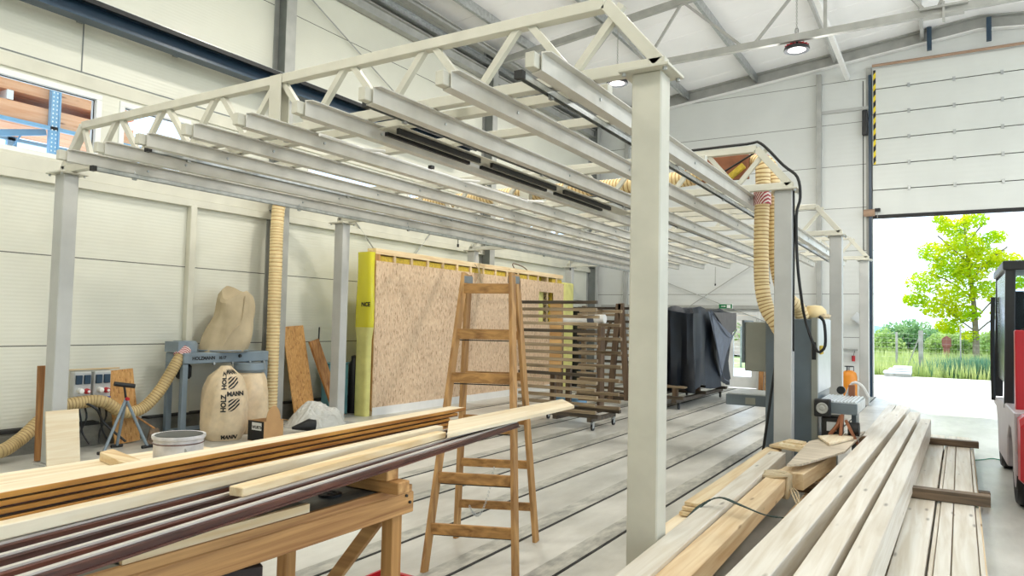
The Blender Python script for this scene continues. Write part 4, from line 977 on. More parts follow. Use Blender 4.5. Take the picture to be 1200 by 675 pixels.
lettering('NCE', .1, lambda u, v: (-8.60+u, 9.125, 1.88+v), 'film_print', 'ink', t)
t = thing('insulation_roll', 'yellow insulation showing past the far end of the chipboard wall element', 'insulation', (-8.6, 16.6, 0))
box(-8.78, -8.42, 16.42, 16.95, 0, 2.72).build('wrapped_batt', 'yel_pale', t, bevel=.03)
box(-8.5, -8.3, 17.05, 17.3, 0, 2.1).build('dark_post', 'blackm', t)

# ================================================================ SLATTED DRYING RACKS
def rack(x0, x1, y0, y1, zt, pitch, label, spacer_x, posts=(), gap=.0):
    t = thing('drying_rack', label, 'rack', ((x0+x1)/2, (y0+y1)/2, 0), 'slatted drying racks on castors')
    z = .26; k = 0
    while z < zt:
        dx = random.uniform(-.03, .03)
        box(x0+dx*.3, x1+dx, y0-.03, y0+.03, z, z+.05).build('front_slat', 'slatd' if z > zt-pitch or k % 6 == 5 else 'slat', t, bevel=.003)
        if k % 2 == 0 or z < .6: box(x1-.7+dx, x1+.02-dx, y1-.03, y1+.03, z-.01, z+.04).build('rear_slat', 'slat', t, bevel=.003)
        if spacer_x and z+pitch < zt+.02 and z > .75:
            for q in spacer_x: box(q[0], q[1], y0-.028, y0+.028, z+.052, z+pitch-.002).build('spacer_block', 'spacer', t)
        z += pitch; k += 1
    for x in ([spacer_x[0][0]+.03, spacer_x[-1][1]+.1] if spacer_x else [x0+.1, x1-.1]):
        if spacer_x: box(x-.04, x+.04, y0+.032, y0+.1, .2, .95 if x > spacer_x[0][1] else zt).build('upright', 'brownpost', t); continue
        box(x-.04, x+.04, y0+.032, y0+.11, .2, zt).build('upright', 'slat', t, bevel=.003); box(x-.04, x+.04, y1-.11, y1-.032, .2, zt-.02).build('upright', 'brownpost', t, bevel=.003)
    for x in (x0+.1, (x0+x1)/2, x1-.1): box(x-.04, x+.04, y0-.05, y1+.05, .14, .2).build('cross_bearer', 'slatd', t)
    for y in (y0, y1): box(x0-.02, x1+.04, y-.04, y+.04, .2, .255).build('base_beam', 'slatd', t, bevel=.003)
    for x in (x0+.1, x1-.08):
        for y in (y0+.02, y1-.02):
            w_ = MB().lathe((x-.014, y+.02, .05), [(0, 0), (.05, 0), (.05, .028), (0, .028)], 16, 'X').build('castor_wheel', 'black', t, smooth=True)
            box(x-.02, x-.016, y-.02, y+.04, .04, .13).box(x+.016, x+.02, y-.02, y+.04, .04, .13).box(x-.03, x+.03, y-.03, y+.04, .125, .14).build('castor_fork', 'galv', t)
    return t
rack(-6.02, -4.62, 10.15, 11.0, 2.0, .114, 'nearest slatted drying rack on castors behind the ladder, with a column of amber spacer blocks', [(-5.45, -5.24)])
rt = rack(-6.35, -4.9, 13.0, 13.9, 2.02, .13, 'further slatted rack with two slanting dark props, half hidden by the foreground post', None)
for a, b in (((-5.6, 12.93, .2), (-5.44, 12.93, 2.06)), ((-5.24, 12.93, .2), (-5.40, 12.93, 2.07))): bar(a, b, .07, .11, (1, 0, 0)).build('slanting_prop', 'brownpost', rt, bevel=.004)
bar((-5.8, 12.94, .9), (-5.62, 12.94, 1.7), .03, .05, (1, 0, 0)).build('slanting_prop', 'brownpost', rt)
t = thing('white_pipe', 'white wrapped tube lying across the rack near its top', 'pipe', (-5.9, 12.3, 1.7))
MB().cyl((-6.55, 12.45, 1.72), (-5.52, 12.45, 1.76), .085, 18).build('tube', 'white', t, smooth=True)
MB().cyl((-5.86, 12.45, 1.748), (-5.72, 12.45, 1.753), .088, 18).build('dark_label', 'tarplt', t, smooth=True)
box(-6.5, -6.44, 12.35, 12.55, 0, 1.64).box(-5.62, -5.56, 12.35, 12.55, 0, 1.66).build('trestle_leg', 'brownpost', t)
t = thing('blue_tub', 'bright blue tub seen low between the slats of the racks', 'tub', (-5.9, 12.1, 0))
MB().prism([(-6.15, 11.6, 0), (-5.65, 11.6, 0), (-5.65, 12.0, 0), (-6.15, 12.0, 0)], (0, 0, .3)).build('tub_body', 'rackblue', t, bevel=.02)
box(-6.18, -5.62, 11.57, 12.03, .3, .33).build('tub_rim', 'rackblue', t, bevel=.005)

# ================================================================ COVERED MACHINE ON ITS TROLLEY
t = thing('covered_machine', 'large machine wrapped in black tarpaulin with a grey folded corner, left of the exit door', 'machine', (-4.9, 15.5, .42))
cx0, cx1, cy0, cy1 = -5.5, -4.32, 14.1, 17.15
def loop(s, m=96):
    out = []
    per = [(cx0, cy0), (cx1, cy0), (cx1, cy1), (cx0, cy1)]
    for k in range(m):
        q = k/m*4; i = int(q); f = q-i; a = per[i]; b = per[(i+1) % 4]
        x = a[0]+(b[0]-a[0])*f; y = a[1]+(b[1]-a[1])*f
        cxm, cym = (cx0+cx1)/2, (cy0+cy1)/2
        fold = .05*math.sin(k*.9+s*2)+.035*math.sin(k*.37-s*4)+.02*math.sin(k*1.9)
        amp = (.25+.9*(1-s))
        nx, ny = (x-cxm)/((cx1-cx0)/2), (y-cym)/((cy1-cy0)/2)
        wst = 1-.06*math.sin(PI*s)
        out.append((cxm+(x-cxm)*wst+nx*fold*amp, cym+(y-cym)*wst+ny*fold*amp*1.2, .46+1.5*s-(.14*abs(math.sin(k*.29+1)) if s == 0 else 0)+(.05*math.sin(k*.21) if s > .95 else 0)))
    return out
mb = MB(); L_ = [loop(s/16) for s in range(17)]; m = 96
L_.append([((x-(cx0+cx1)/2)*.9+(cx0+cx1)/2, (y-(cy0+cy1)/2)*.93+(cy0+cy1)/2, 2.03+.04*math.sin(i*.5)) for i, (x, y, z) in enumerate(L_[-1])])
vs = [p for l in L_ for p in l]; n_ = len(L_)
fs = [(i*m+j, i*m+(j+1) % m, (i+1)*m+(j+1) % m, (i+1)*m+j) for i in range(n_-1) for j in range(m)]+[tuple(range((n_-1)*m, n_*m))]
mb.add(vs, fs).build('tarpaulin', 'tarp', t, smooth=True)
# folded-over corner hanging outside the wrap
gx = cx1+.10
pts = [(gx, 14.75, 1.98), (gx+.03, 16.55, 1.46), (gx+.03, 16.85, 1.56), (gx+.02, 16.15, 1.1), (gx, 15.75, .55)]
mb = MB(); mb.add([pts[0], pts[1], pts[2], pts[3], pts[4], (gx+.06, 15.75, 1.4), (gx+.0, 15.4, 1.2)], [(0, 1, 5), (1, 2, 3), (1, 3, 5), (5, 3, 4), (0, 5, 6), (6, 5, 4)])
q = mb.build('folded_corner', 'tarplt', t); q.modifiers.new('thickness', 'SOLIDIFY').thickness = .008
MB().tube(spline([(gx+.03, 14.85, 2.0), (gx+.05, 15.2, 1.3), (gx+.06, 15.7, .6), (gx+.02, 16.4, .42)], .05), .012, 5).build('tarpaulin_hem', 'tarplt', t)
MB().tube(spline([(gx+.03, 14.85, 2.0), (gx+.06, 15.6, 1.62), (gx+.06, 16.3, 1.42), (gx+.05, 16.95, 1.6)], .05), .012, 5).build('tarpaulin_hem', 'tarplt', t)
M['tarpgrey'] = plain('tarpaulin_grey_part', (92, 88, 88), .5, var=.1)
mb = MB().add([(gx-.01, 15.2, 1.96), (gx-.01, 17.1, 1.99), (gx+.0, 17.05, 1.6), (gx+.01, 16.35, 1.46)], [(0, 1, 2, 3)])
q = mb.build('brownish_flap', 'tarpgrey', t); q.modifiers.new('thickness', 'SOLIDIFY').thickness = .008
t = thing('wooden_trolley', 'low dark wooden trolley on castors carrying the tarpaulin covered machine', 'trolley', (-4.9, 15.6, 0))
for x in (-5.4, -4.6): box(x-.05, x+.05, 13.75, 17.2, .13, .2).build('long_beam', 'slatd', t)
for y in (13.85, 15.4, 17.0): box(-5.5, -4.42, y-.06, y+.06, .2, .26).build('cross_beam', 'slatd', t)
for x in (-5.35, -4.62):
    for y in (13.9, 15.4, 16.95): box(x-.05, x+.05, y-.05, y+.05, .26, .42).build('riser', 'brownpost', t)
box(-5.5, -4.42, 13.85, 17.05, .42, .45).build('platform', 'slat', t)
for x in (-5.35, -4.55):
    for y in (13.9, 16.95):
        MB().lathe((x-.015, y, .05), [(0, 0), (.05, 0), (.05, .03), (0, .03)], 16, 'X').build('castor_wheel', 'black', t, smooth=True); box(x-.03, x+.03, y-.03, y+.03, .1, .13).box(x-.022, x-.017, y-.02, y+.02, .05, .1).build('castor_fork', 'blackm', t)
for x, lab in ((-4.2, 'pale timber piece leaning by the exit door, behind the machine, left one'), (-3.98, 'second chipboard piece standing between exit door and machine')):
    leaning('leaning_timber', (x, BY-.3, .01), (x, BY-.12, 1.2 if x < -4.1 else .98), .12 if x < -4.1 else .26, .05, 'oldZ' if x < -4.1 else 'osbd', lab, 'timber', (1, 0, 0))

# ================================================================ GREY SANDING MACHINE
t = thing('sanding_machine', 'tall grey industrial sanding machine with hoses on top behind the second gantry post', 'machine', (-1.5, 9.3, 0))
mx0, mx1, my0, my1 = -1.83, -1.27, 8.78, 9.85
box(mx0, mx1, my0, my1, .04, 1.765).build('cabinet', 'machine', t, bevel=.015)
box(mx1-.05, mx1+.012, my0-.014, my0+.04, .04, 1.78).build('corner_profile', 'machbg', t)
box(mx1+.0, mx1+.018, my0+.05, my1-.02, .92, 1.77).build('side_door', 'machlt', t, bevel=.006)
box(mx1, mx1+.018, my0+.05, my1-.02, .1, .72).build('side_plate', 'machlt', t, bevel=.006)
box(mx1-.045, mx1+.0, my0-.02, my0-.014, 1.3, 1.5).build('black_handle', 'black', t)
box(mx1+.018, mx1+.045, my0+.1, my0+.24, 1.36, 1.46).build('yellow_plate', 'yellow2', t, bevel=.006)
box(-2.12, -1.84, 9.0, 9.45, 1.12, 1.72).build('control_box', 'machbg', t, bevel=.01)
box(-2.15, -2.12, 8.98, 9.47, 1.22, 1.74).build('control_box_door', 'machine', t)
box(mx0-.02, mx1+.02, my0-.02, my1+.02, 0, .04).build('plinth', 'blackm', t)
# tables feeding through the machine
box(-2.36, mx0, 9.05, 9.75, .69, .82).build('outfeed_table', 'machine', t, bevel=.006)
box(-2.34, mx0, 9.07, 9.73, .82, .832).build('outfeed_belt', 'galv', t)
box(-2.12, -2.0, 9.04, 9.05, .71, .79).build('label_plate', 'machbg', t)
box(mx1+.16, -.84, 8.68, 8.72, .715, .835).build('infeed_side', 'machine', t, bevel=.004)
box(mx1+.02, -.84, 8.72, 9.6, .72, .835).build('infeed_table', 'galv', t, bevel=.004)
ro = MB()
for k in range(11):
    MB().cyl((mx1+.04+.036*k, 8.72, .84), (mx1+.04+.036*k, 9.6, .84), .014, 8).build('roller', 'machlt', t, smooth=True)
box(mx1, mx1+.165, 8.6, 8.72, .68, .87).build('dial_box', 'black', t, bevel=.01)
MB().lathe((mx1+.085, 8.6, .775), [(0, -.012), (.02, -.012), (.03, -.004), (.055, -.01), (.062, 0)], 24, 'Y').build('dial', 'midsteel', t, smooth=True)
box(mx1+.06, -1.0, 8.7, 8.95, .42, .68).build('motor_box', 'blackm', t, bevel=.02)
box(mx1+.12, -1.05, 8.69, 8.70, .52, .62).build('motor_plate', 'machlt', t)
MB().tube(spline([(-1.0, 8.66, .7), (-1.03, 8.62, .6), (-1.1, 8.62, .5), (-1.13, 8.6, .42)], .03), .022, 8).bar((-.98, 8.62, .72), (-1.0, 8.6, .42), .09, .03, (1, 0, 0)).build('rusty_bracket', 'brownduct', t)
bar((-.95, 8.64, .66), (-.82, 8.6, .4), .05, .03, (1, 0, 0)).build('rusty_bracket', 'brownduct', t)
MB().cyl((-.93, 8.7, .56), (-.82, 8.7, .56), .075, 16).build('motor', 'black', t, smooth=True)
box(-1.2, -1.12, 8.9, 9.4, 0, .42).box(-.95, -.9, 9.2, 9.5, 0, .72).build('support_leg', 'machine', t)
MB().lathe((-1.12, 9.7, .9), [(0, 0), (.05, 0), (.05, .05), (0, .05)], 16, 'Y').build('hand_wheel', 'blackm', t)
MB().tube(spline([(-1.05, 9.62, .84), (-.98, 9.62, 1.0), (-.88, 9.6, .98), (-.8, 9.6, .84)], .03), .018, 8).build('white_guard_loop', 'white', t)
box(-1.02, -.95, 9.55, 9.6, .84, .98).build('brown_clamp', 'brownduct', t)
# hoses coming down onto it
h1 = [(-2.3, 8.85, 3.62)]+[tuple(on(x, y, 'Y', 8.64)) for x, y in ((889, 190), (894, 212), (893, 240), (892, 290), (893, 335), (899, 362), (909, 378))]+[(-1.66, 8.72, 1.64), (-1.62, 8.78, 1.6)]
t = tag(corrugated(h1, .085, .042).build('drop_hose', ['hose', 'wire'], smooth=True), 'cream ribbed hose hanging left of the second gantry post and bending into the machine front', 'hose')
MB().tube([tuple(on(893, 222, 'Y', 8.64)), tuple(on(893.5, 240, 'Y', 8.64))], .1, 14).build('net_wrap', 'wrap', t, smooth=True)
h2 = [tuple(on(x, y, 'Y', 8.85)) for x, y in ((888, 183), (903, 196), (907, 225), (908, 290), (914, 330), (924, 350))]+[(-1.5, 8.98, 1.9), (-1.46, 9.05, 1.77)]
t = tag(corrugated(h2, .08, .042).build('drop_hose', ['hose', 'wire'], smooth=True), 'second cream ribbed hose passing behind the second gantry post onto the machine top', 'hose')
MB().tube([tuple(on(880, 188, 'Y', 8.8)), tuple(on(898, 190, 'Y', 8.8))], .1, 14).build('net_wrap', 'wrap', t, smooth=True)
t = tag(MB().tube(spline([(-1.36, 9.3, 1.77), (-1.36, 9.3, 1.86), (-1.33, 9.25, 1.92), (-1.22, 9.2, 1.9)], .03), [.1]*3+[.1]*20, 14).build('hose_elbow', 'hose', smooth=True) if False else MB().lathe((-1.35, 9.2, 1.767), [(0, 0), (.12, .0), (.14, .04), (.13, .11), (.08, .16), (0, .17)], 20).build('dust_cowl', 'hose', smooth=True), 'round tan dust cowl sitting on top of the grey machine', 'cowl')
mb = MB()
for k in range(5): mb.tube(spline([(-1.3+.03*k, 9.05, 1.785), (-1.24+.02*k, 8.98+.02*k, 1.81+.01*(k % 2)), (-1.2+.01*k, 8.94, 1.785)], .03), .012, 6)
tag(mb.build('crumpled_rag', 'rope', smooth=True), 'crumpled light rag on the front corner of the machine top', 'rag')
tag(box(-2.75, -1.98, 8.56, 8.6, 3.41, 3.7).build('brown_board', 'brownduct', bevel=.003), 'red brown board standing behind the corner of the second gantry truss', 'board')
t = thing('yellow_lever_clamp', 'yellow lever clamp lying behind the diagonal of the second gantry truss corner', 'clamp', (-2.1, 8.5, 3.4))
bar((-2.2, 8.5, 3.42), (-2.02, 8.5, 3.56), .06, .07).build('clamp_body', 'yellow2', t, bevel=.01); MB().cyl((-2.26, 8.5, 3.50), (-1.9, 8.46, 3.68), .012, 8).build('lever', 'blackm', t)
# black supply cable over truss and down the post
cp = [(-2.6, 8.35, 3.765), (-1.95, 8.35, 3.77), (-1.80, 8.35, 3.76), (-1.55, 8.34, 3.48), (-1.40, 8.33, 3.33), (-1.37, 8.33, 3.1), (-1.41, 8.33, 2.9), (-1.40, 8.33, 2.4), (-1.37, 8.4, 2.0)]+[tuple(on(x, y, 'Y', 8.66)) for x, y in ((943, 372), (950, 395), (958, 412), (963, 411), (967, 405), (967, 388), (965, 376), (960, 371))]
t = tag(MB().tube(spline(cp, .05), .016, 8).build('black_cable', 'black', smooth=True), 'thick black cable over the second gantry truss, looping down its post to the machine', 'cable')
tag(MB().tube(spline([(-1.44, 8.345, 3.2), (-1.436, 8.34, 2.6), (-1.44, 8.34, 1.8), (-1.44, 8.34, 1.4)], .1), .01, 6).build('black_cable', 'black', smooth=True), 'thin black cable held tight against the second gantry post', 'cable')
tag(MB().cyl(on(909, 425, 'Y', 8.62), on(894, 530, 'Y', 8.5), .016, 8).build('black_pole', 'black'), 'thin black pole leaning against the machine front left of the second gantry post', 'pole')
# orange gas bottle and bits on the back wall
t = thing('gas_bottle', 'orange gas bottle standing on the floor beside the gate', 'gas bottle', (-1.86, 17.2, 0))
g_ = (-1.84, 17.4, 0)
MB().lathe(g_, [(.12, 0), (.15, .02), (.16, .06), (.16, .62), (.14, .7), (.08, .75), (0, .76)], 28).build('body', 'orange', t, smooth=True)
MB().tube([(g_[0]+.09*math.cos(a), g_[1]+.09*math.sin(a), .84) for a in [2*PI*k/16 for k in range(16)]], .012, 6, closed=True).build('collar', 'blackm', t)
for a in (0, 2.1, 4.2): MB().cyl((g_[0]+.09*math.cos(a), g_[1]+.09*math.sin(a), .72), (g_[0]+.09*math.cos(a), g_[1]+.09*math.sin(a), .84), .008, 6).build('collar_post', 'blackm', t)
MB().cyl((g_[0], g_[1], .74), (g_[0], g_[1], .84), .02, 10).build('valve', 'galv', t)
tag(MB().tube([(-2.3, BY-.05, 1.15), (-1.9, BY-.05, 1.15)], .02, 8).build('wall_hook_rail', 'midsteel'), 'short dark rail on the back wall above the orange gas bottle', 'rail')
t = thing('red_hand_lamp', 'small red device hanging under the short rail above the gas bottle', 'device', (-2.0, BY-.08, .9))
MB().cyl((-2.0, BY-.08, .86), (-2.0, BY-.08, 1.0), .04, 10).build('body', 'red', t); MB().cyl((-2.0, BY-.08, 1.0), (-1.97, BY-.06, 1.13), .006, 5).build('cord', 'black', t)
tag(MB().tube(spline([(-2.35, BY-.02, 3.3), (-2.34, BY-.03, 2.4), (-2.35, BY-.02, 1.2)], .2), .012, 6).build('wall_conduit', 'midsteel'), 'thin conduit running down the back wall between the two far gantry posts', 'conduit')
t = thing('wall_lamp', 'small white tilted box light on the back wall left of the gate', 'lamp', (-1.9, BY-.2, 1.9))
MB().bar((-1.98, BY-.16, 2.02), (-1.78, BY-.16, 1.84), .1, .2).build('case', 'machlt', t, bevel=.01); MB().tube(spline([(-1.82, BY-.1, 1.85), (-1.72+.0, BY-.06, 1.7), (-1.84, BY-.05, 1.4)], .05), .01, 5).build('cable', 'black', t)

# ================================================================ FORKLIFT AT THE RIGHT EDGE
t = thing('forklift', 'red forklift with a black cab and pale side panel at the right edge', 'forklift', (1.1, 9.2, 0))
fx = .52
MB().prism([(fx, 7.95, .36), (fx, 8.15, .36), (fx, 8.2, .62), (fx, 8.35, .74), (fx, 8.65, .74), (fx, 8.85, .6), (fx, 8.9, .3), (fx, 10.3, .26), (fx, 10.45, .6), (fx, 10.7, .74), (fx, 11.2, .74), (fx, 11.2, .82), (fx, 9.8, .9), (fx, 7.95, .93)], (1.15, 0, 0)).build('chassis', 'forkgrey', t, bevel=.01)
MB().prism([(fx+.02, 7.62, .34), (fx+.02, 7.94, .3), (fx+.02, 7.94, .93), (fx+.02, 7.7, .93), (fx+.02, 7.58, .86)], (1.1, 0, 0)).build('counterweight', 'redpaint', t, bevel=.04)
box(fx+.04, fx+.14, 8.35, 8.5, .9, 1.68).build('red_post', 'redpaint', t, bevel=.01)
box(fx+.14, fx+1.05, 8.37, 8.48, .9, 1.1).build('rear_hood', 'redpaint', t, bevel=.01)
box(fx+.14, fx+1.05, 8.40, 8.46, 1.1, 1.66).build('rear_grille', 'blackm', t)
for x in (fx+.0, fx+1.05): 
    for y in (9.25, 11.0): bar((x+.04, y, .85), (x+.07 if x < 1 else x, y-(.05 if y > 10 else 0), 2.38), .09, .09, (0, 1, 0)).build('cab_post', 'blackm', t, bevel=.01)
box(fx, fx+1.15, 9.18, 9.32, 2.32, 2.42).build('roof_rear_beam', 'blackm', t, bevel=.01)
box(fx, fx+.1, 9.25, 11.0, 2.33, 2.42).build('roof_side_beam', 'blackm', t, bevel=.01); box(fx+1.05, fx+1.15, 9.25, 11.0, 2.33, 2.42).build('roof_side_beam', 'blackm', t, bevel=.01)
box(fx+.1, fx+1.05, 9.3, 10.95, 2.37, 2.4).build('roof_plate', 'blackm', t)
box(fx+.1, fx+1.04, 9.24, 9.25, 1.15, 2.32).build('rear_window', 'cabglass', t)
box(fx+.03, fx+.035, 9.32, 10.95, 1.1, 2.3).build('side_window', 'cabglass', t)
box(fx+.2, fx+.95, 9.22, 9.235, 2.16, 2.3).build('sun_strip', 'navy', t)
MB().tube(spline([(fx-.01, 10.9, 2.1), (fx-.02, 10.9, 1.7), (fx-.02, 10.92, 1.2), (fx-.015, 10.95, .8)], .1), .025, 8).build('door_seal', 'black', t, smooth=True)
box(fx+.25, fx+.8, 9.35, 9.5, 1.1, 1.72).build('seat_back', 'black', t, bevel=.05); box(fx+.25, fx+.8, 9.45, 9.95, .93, 1.1).build('seat_cushion', 'black', t, bevel=.05)
MB().tube([(fx+.12+.3*(1-math.cos(a)), 9.1, 1.62+.1*math.sin(a)) for a in [PI*k/12 for k in range(13)]], .03, 8).build('hood_handle', 'black', t, smooth=True)
MB().lathe((fx+.42, 9.25, 2.42), [(0, 0), (.07, 0), (.065, .1), (0, .13)], 16).build('beacon', 'orange', t, smooth=True)
def wheel(y, r):
    for x in (fx+.04, fx+.93):
        w_ = MB().lathe((x, y, r), [(0, 0), (r*.55, 0), (r*.6, .02), (r*.92, .0), (r, .03), (r, .15), (r*.92, .18), (0, .18)], 32, 'X').build('tyre', 'black', t, smooth=True)
        MB().lathe((x-.004, y, r), [(0, 0), (r*.5, 0), (r*.52, .03), (0, .03)], 20, 'X').build('rim', 'forkgrey', w_)
wheel(8.5, .33); wheel(10.75, .36)
for x in (fx+.3, fx+.8): box(x-.05, x+.05, 11.4, 11.5, .1, 2.2).build('mast_rail', 'blackm', t)
for z in (.3, 1.2, 2.1): box(fx+.3, fx+.8, 11.42, 11.48, z, z+.08).build('mast_crossbar', 'blackm', t)
for x in (fx+.3, fx+.75): box(x-.05, x+.05, 11.5, 12.5, .04, .08).build('fork', 'blackm', t)
box(fx+.25, fx+.85, 11.2, 11.42, .5, .7).build('mast_mount', 'blackm', t)
M['greencord'] = plain('green_cord', (60, 150, 120), .5)
tag(MB().tube(spline([(.28, 11.0, .01), (.38, 11.1, .012), (.5, 11.3, .01), (.62, 11.2, .012)], .03), .007, 5).build('green_cord', 'greencord'), 'thin green cord lying on the floor between low stack and forklift', 'cord')

# ================================================================ OUTSIDE
struct(box(-60, 60, -30, 29.9, -.2, -.125).box(-60, 60, BY+.16, 29.9, -.125, -.01).build('trim_80', 'apron', origin=(0, 0, -.2)))
struct(MB().prism([(-400, 29.9, -.06), (400, 29.9, -.06), (400, 500, -1.5), (-400, 500, -1.5)], (0, 0, -.3)).build('trim_81', 'grassg', origin=(0, 30, -.1)))
struct(MB().box(WX-.42, WX-.16, 0, BY, 4.52, 4.56).build('trim_82', 'trimw'))  # unseen ledge added outside to keep sun out of the left windows
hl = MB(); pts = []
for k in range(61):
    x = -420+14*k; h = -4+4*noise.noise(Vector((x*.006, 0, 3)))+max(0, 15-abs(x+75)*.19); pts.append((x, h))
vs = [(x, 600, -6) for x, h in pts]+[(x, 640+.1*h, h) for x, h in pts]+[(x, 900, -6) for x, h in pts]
n = 61
hl.add(vs, [(i, i+1, n+i+1, n+i) for i in range(n-1)]+[(n+i, n+i+1, 2*n+i+1, 2*n+i) for i in range(n-1)])
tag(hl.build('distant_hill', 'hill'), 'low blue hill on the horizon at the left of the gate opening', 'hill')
def leaves(mb, c, R, n, s, flat=1.0, seed=0, shell=.55):
    rnd = random.Random(seed)
    for _ in range(n):
        while True:
            v = Vector((rnd.uniform(-1, 1), rnd.uniform(-1, 1), rnd.uniform(-1, 1)))
            if v.length <= 1: break
        if v.length < shell and rnd.random() < .6: v = v.normalized()*rnd.uniform(shell, 1)
        p = Vector(c)+Vector((v.x*R[0], v.y*R[1], v.z*R[2]))
        a = Vector((rnd.gauss(0, 1), rnd.gauss(0, 1), rnd.gauss(0, .6))).normalized(); b = a.cross(Vector((rnd.gauss(0, 1), rnd.gauss(0, 1), rnd.gauss(0, 1)))).normalized()
        q = s*rnd.uniform(.6, 1.3); mb.add([p-a*q, p-b*q*.5, p+a*q, p+b*q*.5], [(0, 1, 2, 3)])
t = thing('young_tree', 'slender tree with bright yellow green leaves outside the gate', 'tree', (1.25, 38, -.1))
tb = Vector((1.13, 38, -.1)); trunk = MB()
trunk.tube(spline([tb, (1.12, 38, 1.5), (1.05, 38, 3.0), (.9, 38.1, 4.6), (.75, 38, 6.2), (.72, 38, 7.0)], .25), [.16-.13*k/200 for k in range(200)][:1]*0+[.16*(1-.82*k/28) for k in range(29)][:len(spline([tb, (1.12, 38, 1.5), (1.05, 38, 3.0), (.9, 38.1, 4.6), (.75, 38, 6.2), (.72, 38, 7.0)], .25))], 10)
trunk.build('trunk', 'bark', t, smooth=True)
br = [((1.1, 38, 1.7), (.4, 37.8, 2.3), (-.2, 37.6, 2.9)), ((1.08, 38, 2.2), (1.7, 38.2, 3.0), (2.4, 38.3, 3.8)), ((1.0, 38, 3.2), (.2, 38.1, 3.9), (-.7, 38.2, 4.4)), ((.95, 38, 3.9), (1.6, 37.8, 4.8), (2.3, 37.6, 5.4)), ((.85, 38, 4.8), (.2, 37.8, 5.5), (-.3, 37.6, 6.0)), ((.8, 38, 5.5), (1.2, 38.2, 6.2), (1.5, 38.3, 6.6)), ((1.1, 38, 1.6), (1.7, 37.7, 2.2), (2.3, 37.5, 2.5))]
for b in br: MB().tube(spline(b, .2), .035, 6).build('branch', 'bark', t, smooth=True)
cr = MB()
clumps = [(-.9, 38, 3.9, .75, .55), (-.3, 37.7, 2.7, .75, .45), (-1.2, 38, 3.1, .6, .35), (.35, 37.8, 3.4, .9, .6), (.2, 38.2, 4.6, .95, .6), (-.5, 38, 5.3, .7, .45), (.75, 37.8, 5.6, .95, .6), (.3, 38, 6.4, .7, .4), (1.1, 38.1, 6.7, .6, .35), (1.5, 38, 5.0, .9, .5), (2.3, 37.8, 4.7, .75, .45), (2.6, 38.2, 3.9, .5, .35), (1.7, 37.8, 3.5, .8, .5), (2.2, 37.6, 2.6, .6, .4), (.9, 37.7, 4.3, .8, .5), (.1, 37.9, 1.9, .6, .35), (.7, 37.8, 2.5, .7, .4), (-.2, 38, 6.8, .35, .2), (1.9, 38, 5.9, .5, .3), (.9, 37.9, 1.5, .4, .25), (3.1, 38, 4.5, .4, .3)]
for i, (x, y, z, r, h) in enumerate(clumps): leaves(cr, (x, y, z), (r, r, h), int(620*r*r/.5), .085, seed=i, shell=.2)
cr.build('crown', 'treeleaf', t)
def bush(x, y, w_, h, mat, label, seed):
    t = thing('wild_bush', label, 'bush', (x, y, -.1), 'bushes beyond the fence'); mb = MB(); rnd = random.Random(seed)
    for k in range(9):
        a = rnd.uniform(-1, 1); leaves(mb, (x+a*w_*.7, y+rnd.uniform(-.6, .6), h*(.35+.35*rnd.random()*(1-abs(a)*.5))), (w_*.38, .9, h*.34), 480, .11, seed=seed*31+k)
    mb.build('foliage', mat, t)
    for k in range(4): MB().tube([(x-.4+.25*k, y, -.1), (x-.8+.5*k, y, h*.6)], .04, 5).build('stem', 'bark', t)
bush(-3.6, 45, 1.9, 1.9, 'bushleaf', 'light green wild bush at the left of the gate opening before the hill', 1)
bush(-1.6, 46, 1.8, 2.6, 'bushdark', 'tallest dark green bush left of the young tree', 2)
bush(.6, 44, 1.6, 1.9, 'bushleaf', 'bush directly behind the trunk of the young tree', 3)
bush(3.2, 45, 2.4, 2.3, 'bushleaf', 'bush right of the young tree, seen through the forklift cab', 4)
bush(-5.9, 46, 2.0, 2.2, 'bushdark', 'bush seen through the glass of the exit door, near the middle', 5)
bush(-9.5, 45, 2.6, 2.6, 'bushleaf', 'bush seen low in the left part of the exit door glass', 6)
gr = MB(); rnd = random.Random(5)
for _ in range(15000):
    x = rnd.uniform(-7, 5); y = 30.2+rnd.random()**1.3*11; h = rnd.uniform(.25, .75)*(1+.25*(y > 33)); a = rnd.uniform(0, 2*PI); w_ = rnd.uniform(.012, .035)
    l = (rnd.uniform(-.15, .15), rnd.uniform(-.15, .15))
    gr.add([(x-w_*math.cos(a), y-w_*math.sin(a), -.08), (x+w_*math.cos(a), y+w_*math.sin(a), -.08), (x+l[0], y+l[1], h-.06)], [(0, 1, 2)])
tag(gr.build('meadow_grass', 'grass'), 'tall pale green meadow grass growing outside along the fence', 'grass', kind='stuff')
M['teal_grass'] = leaf('teal_grass', (92, 138, 112), (120, 160, 122), .2)
g2 = MB()
for _ in range(2500):
    x = rnd.gauss(1.4, .9); y = rnd.uniform(30.6, 32); h = rnd.uniform(.4, .95); a = rnd.uniform(0, 2*PI)
    g2.add([(x-.03*math.cos(a), y-.03*math.sin(a), -.08), (x+.03*math.cos(a), y+.03*math.sin(a), -.08), (x+rnd.uniform(-.3, .3), y+rnd.uniform(-.2, .2), h-.1)], [(0, 1, 2)])
tag(g2.build('weed_clump', 'teal_grass'), 'bluish green clump of weeds at the foot of the young tree', 'weeds', kind='stuff')
t = thing('wire_fence', 'wire mesh fence with concrete posts outside the gate', 'fence', (-1, 31.6, -.1))
for x, w_, h in ((-1.66, .08, 1.6), (-.84, .16, 1.68), (.45, .05, 1.9), (-2.6, .04, 1.9), (-5.2, .06, 1.7), (3.2, .06, 1.7), (-7.6, .06, 1.7)): box(x-w_/2, x+w_/2, 31.55, 31.65, -.1, h).build('fence_post', 'concpost', t)
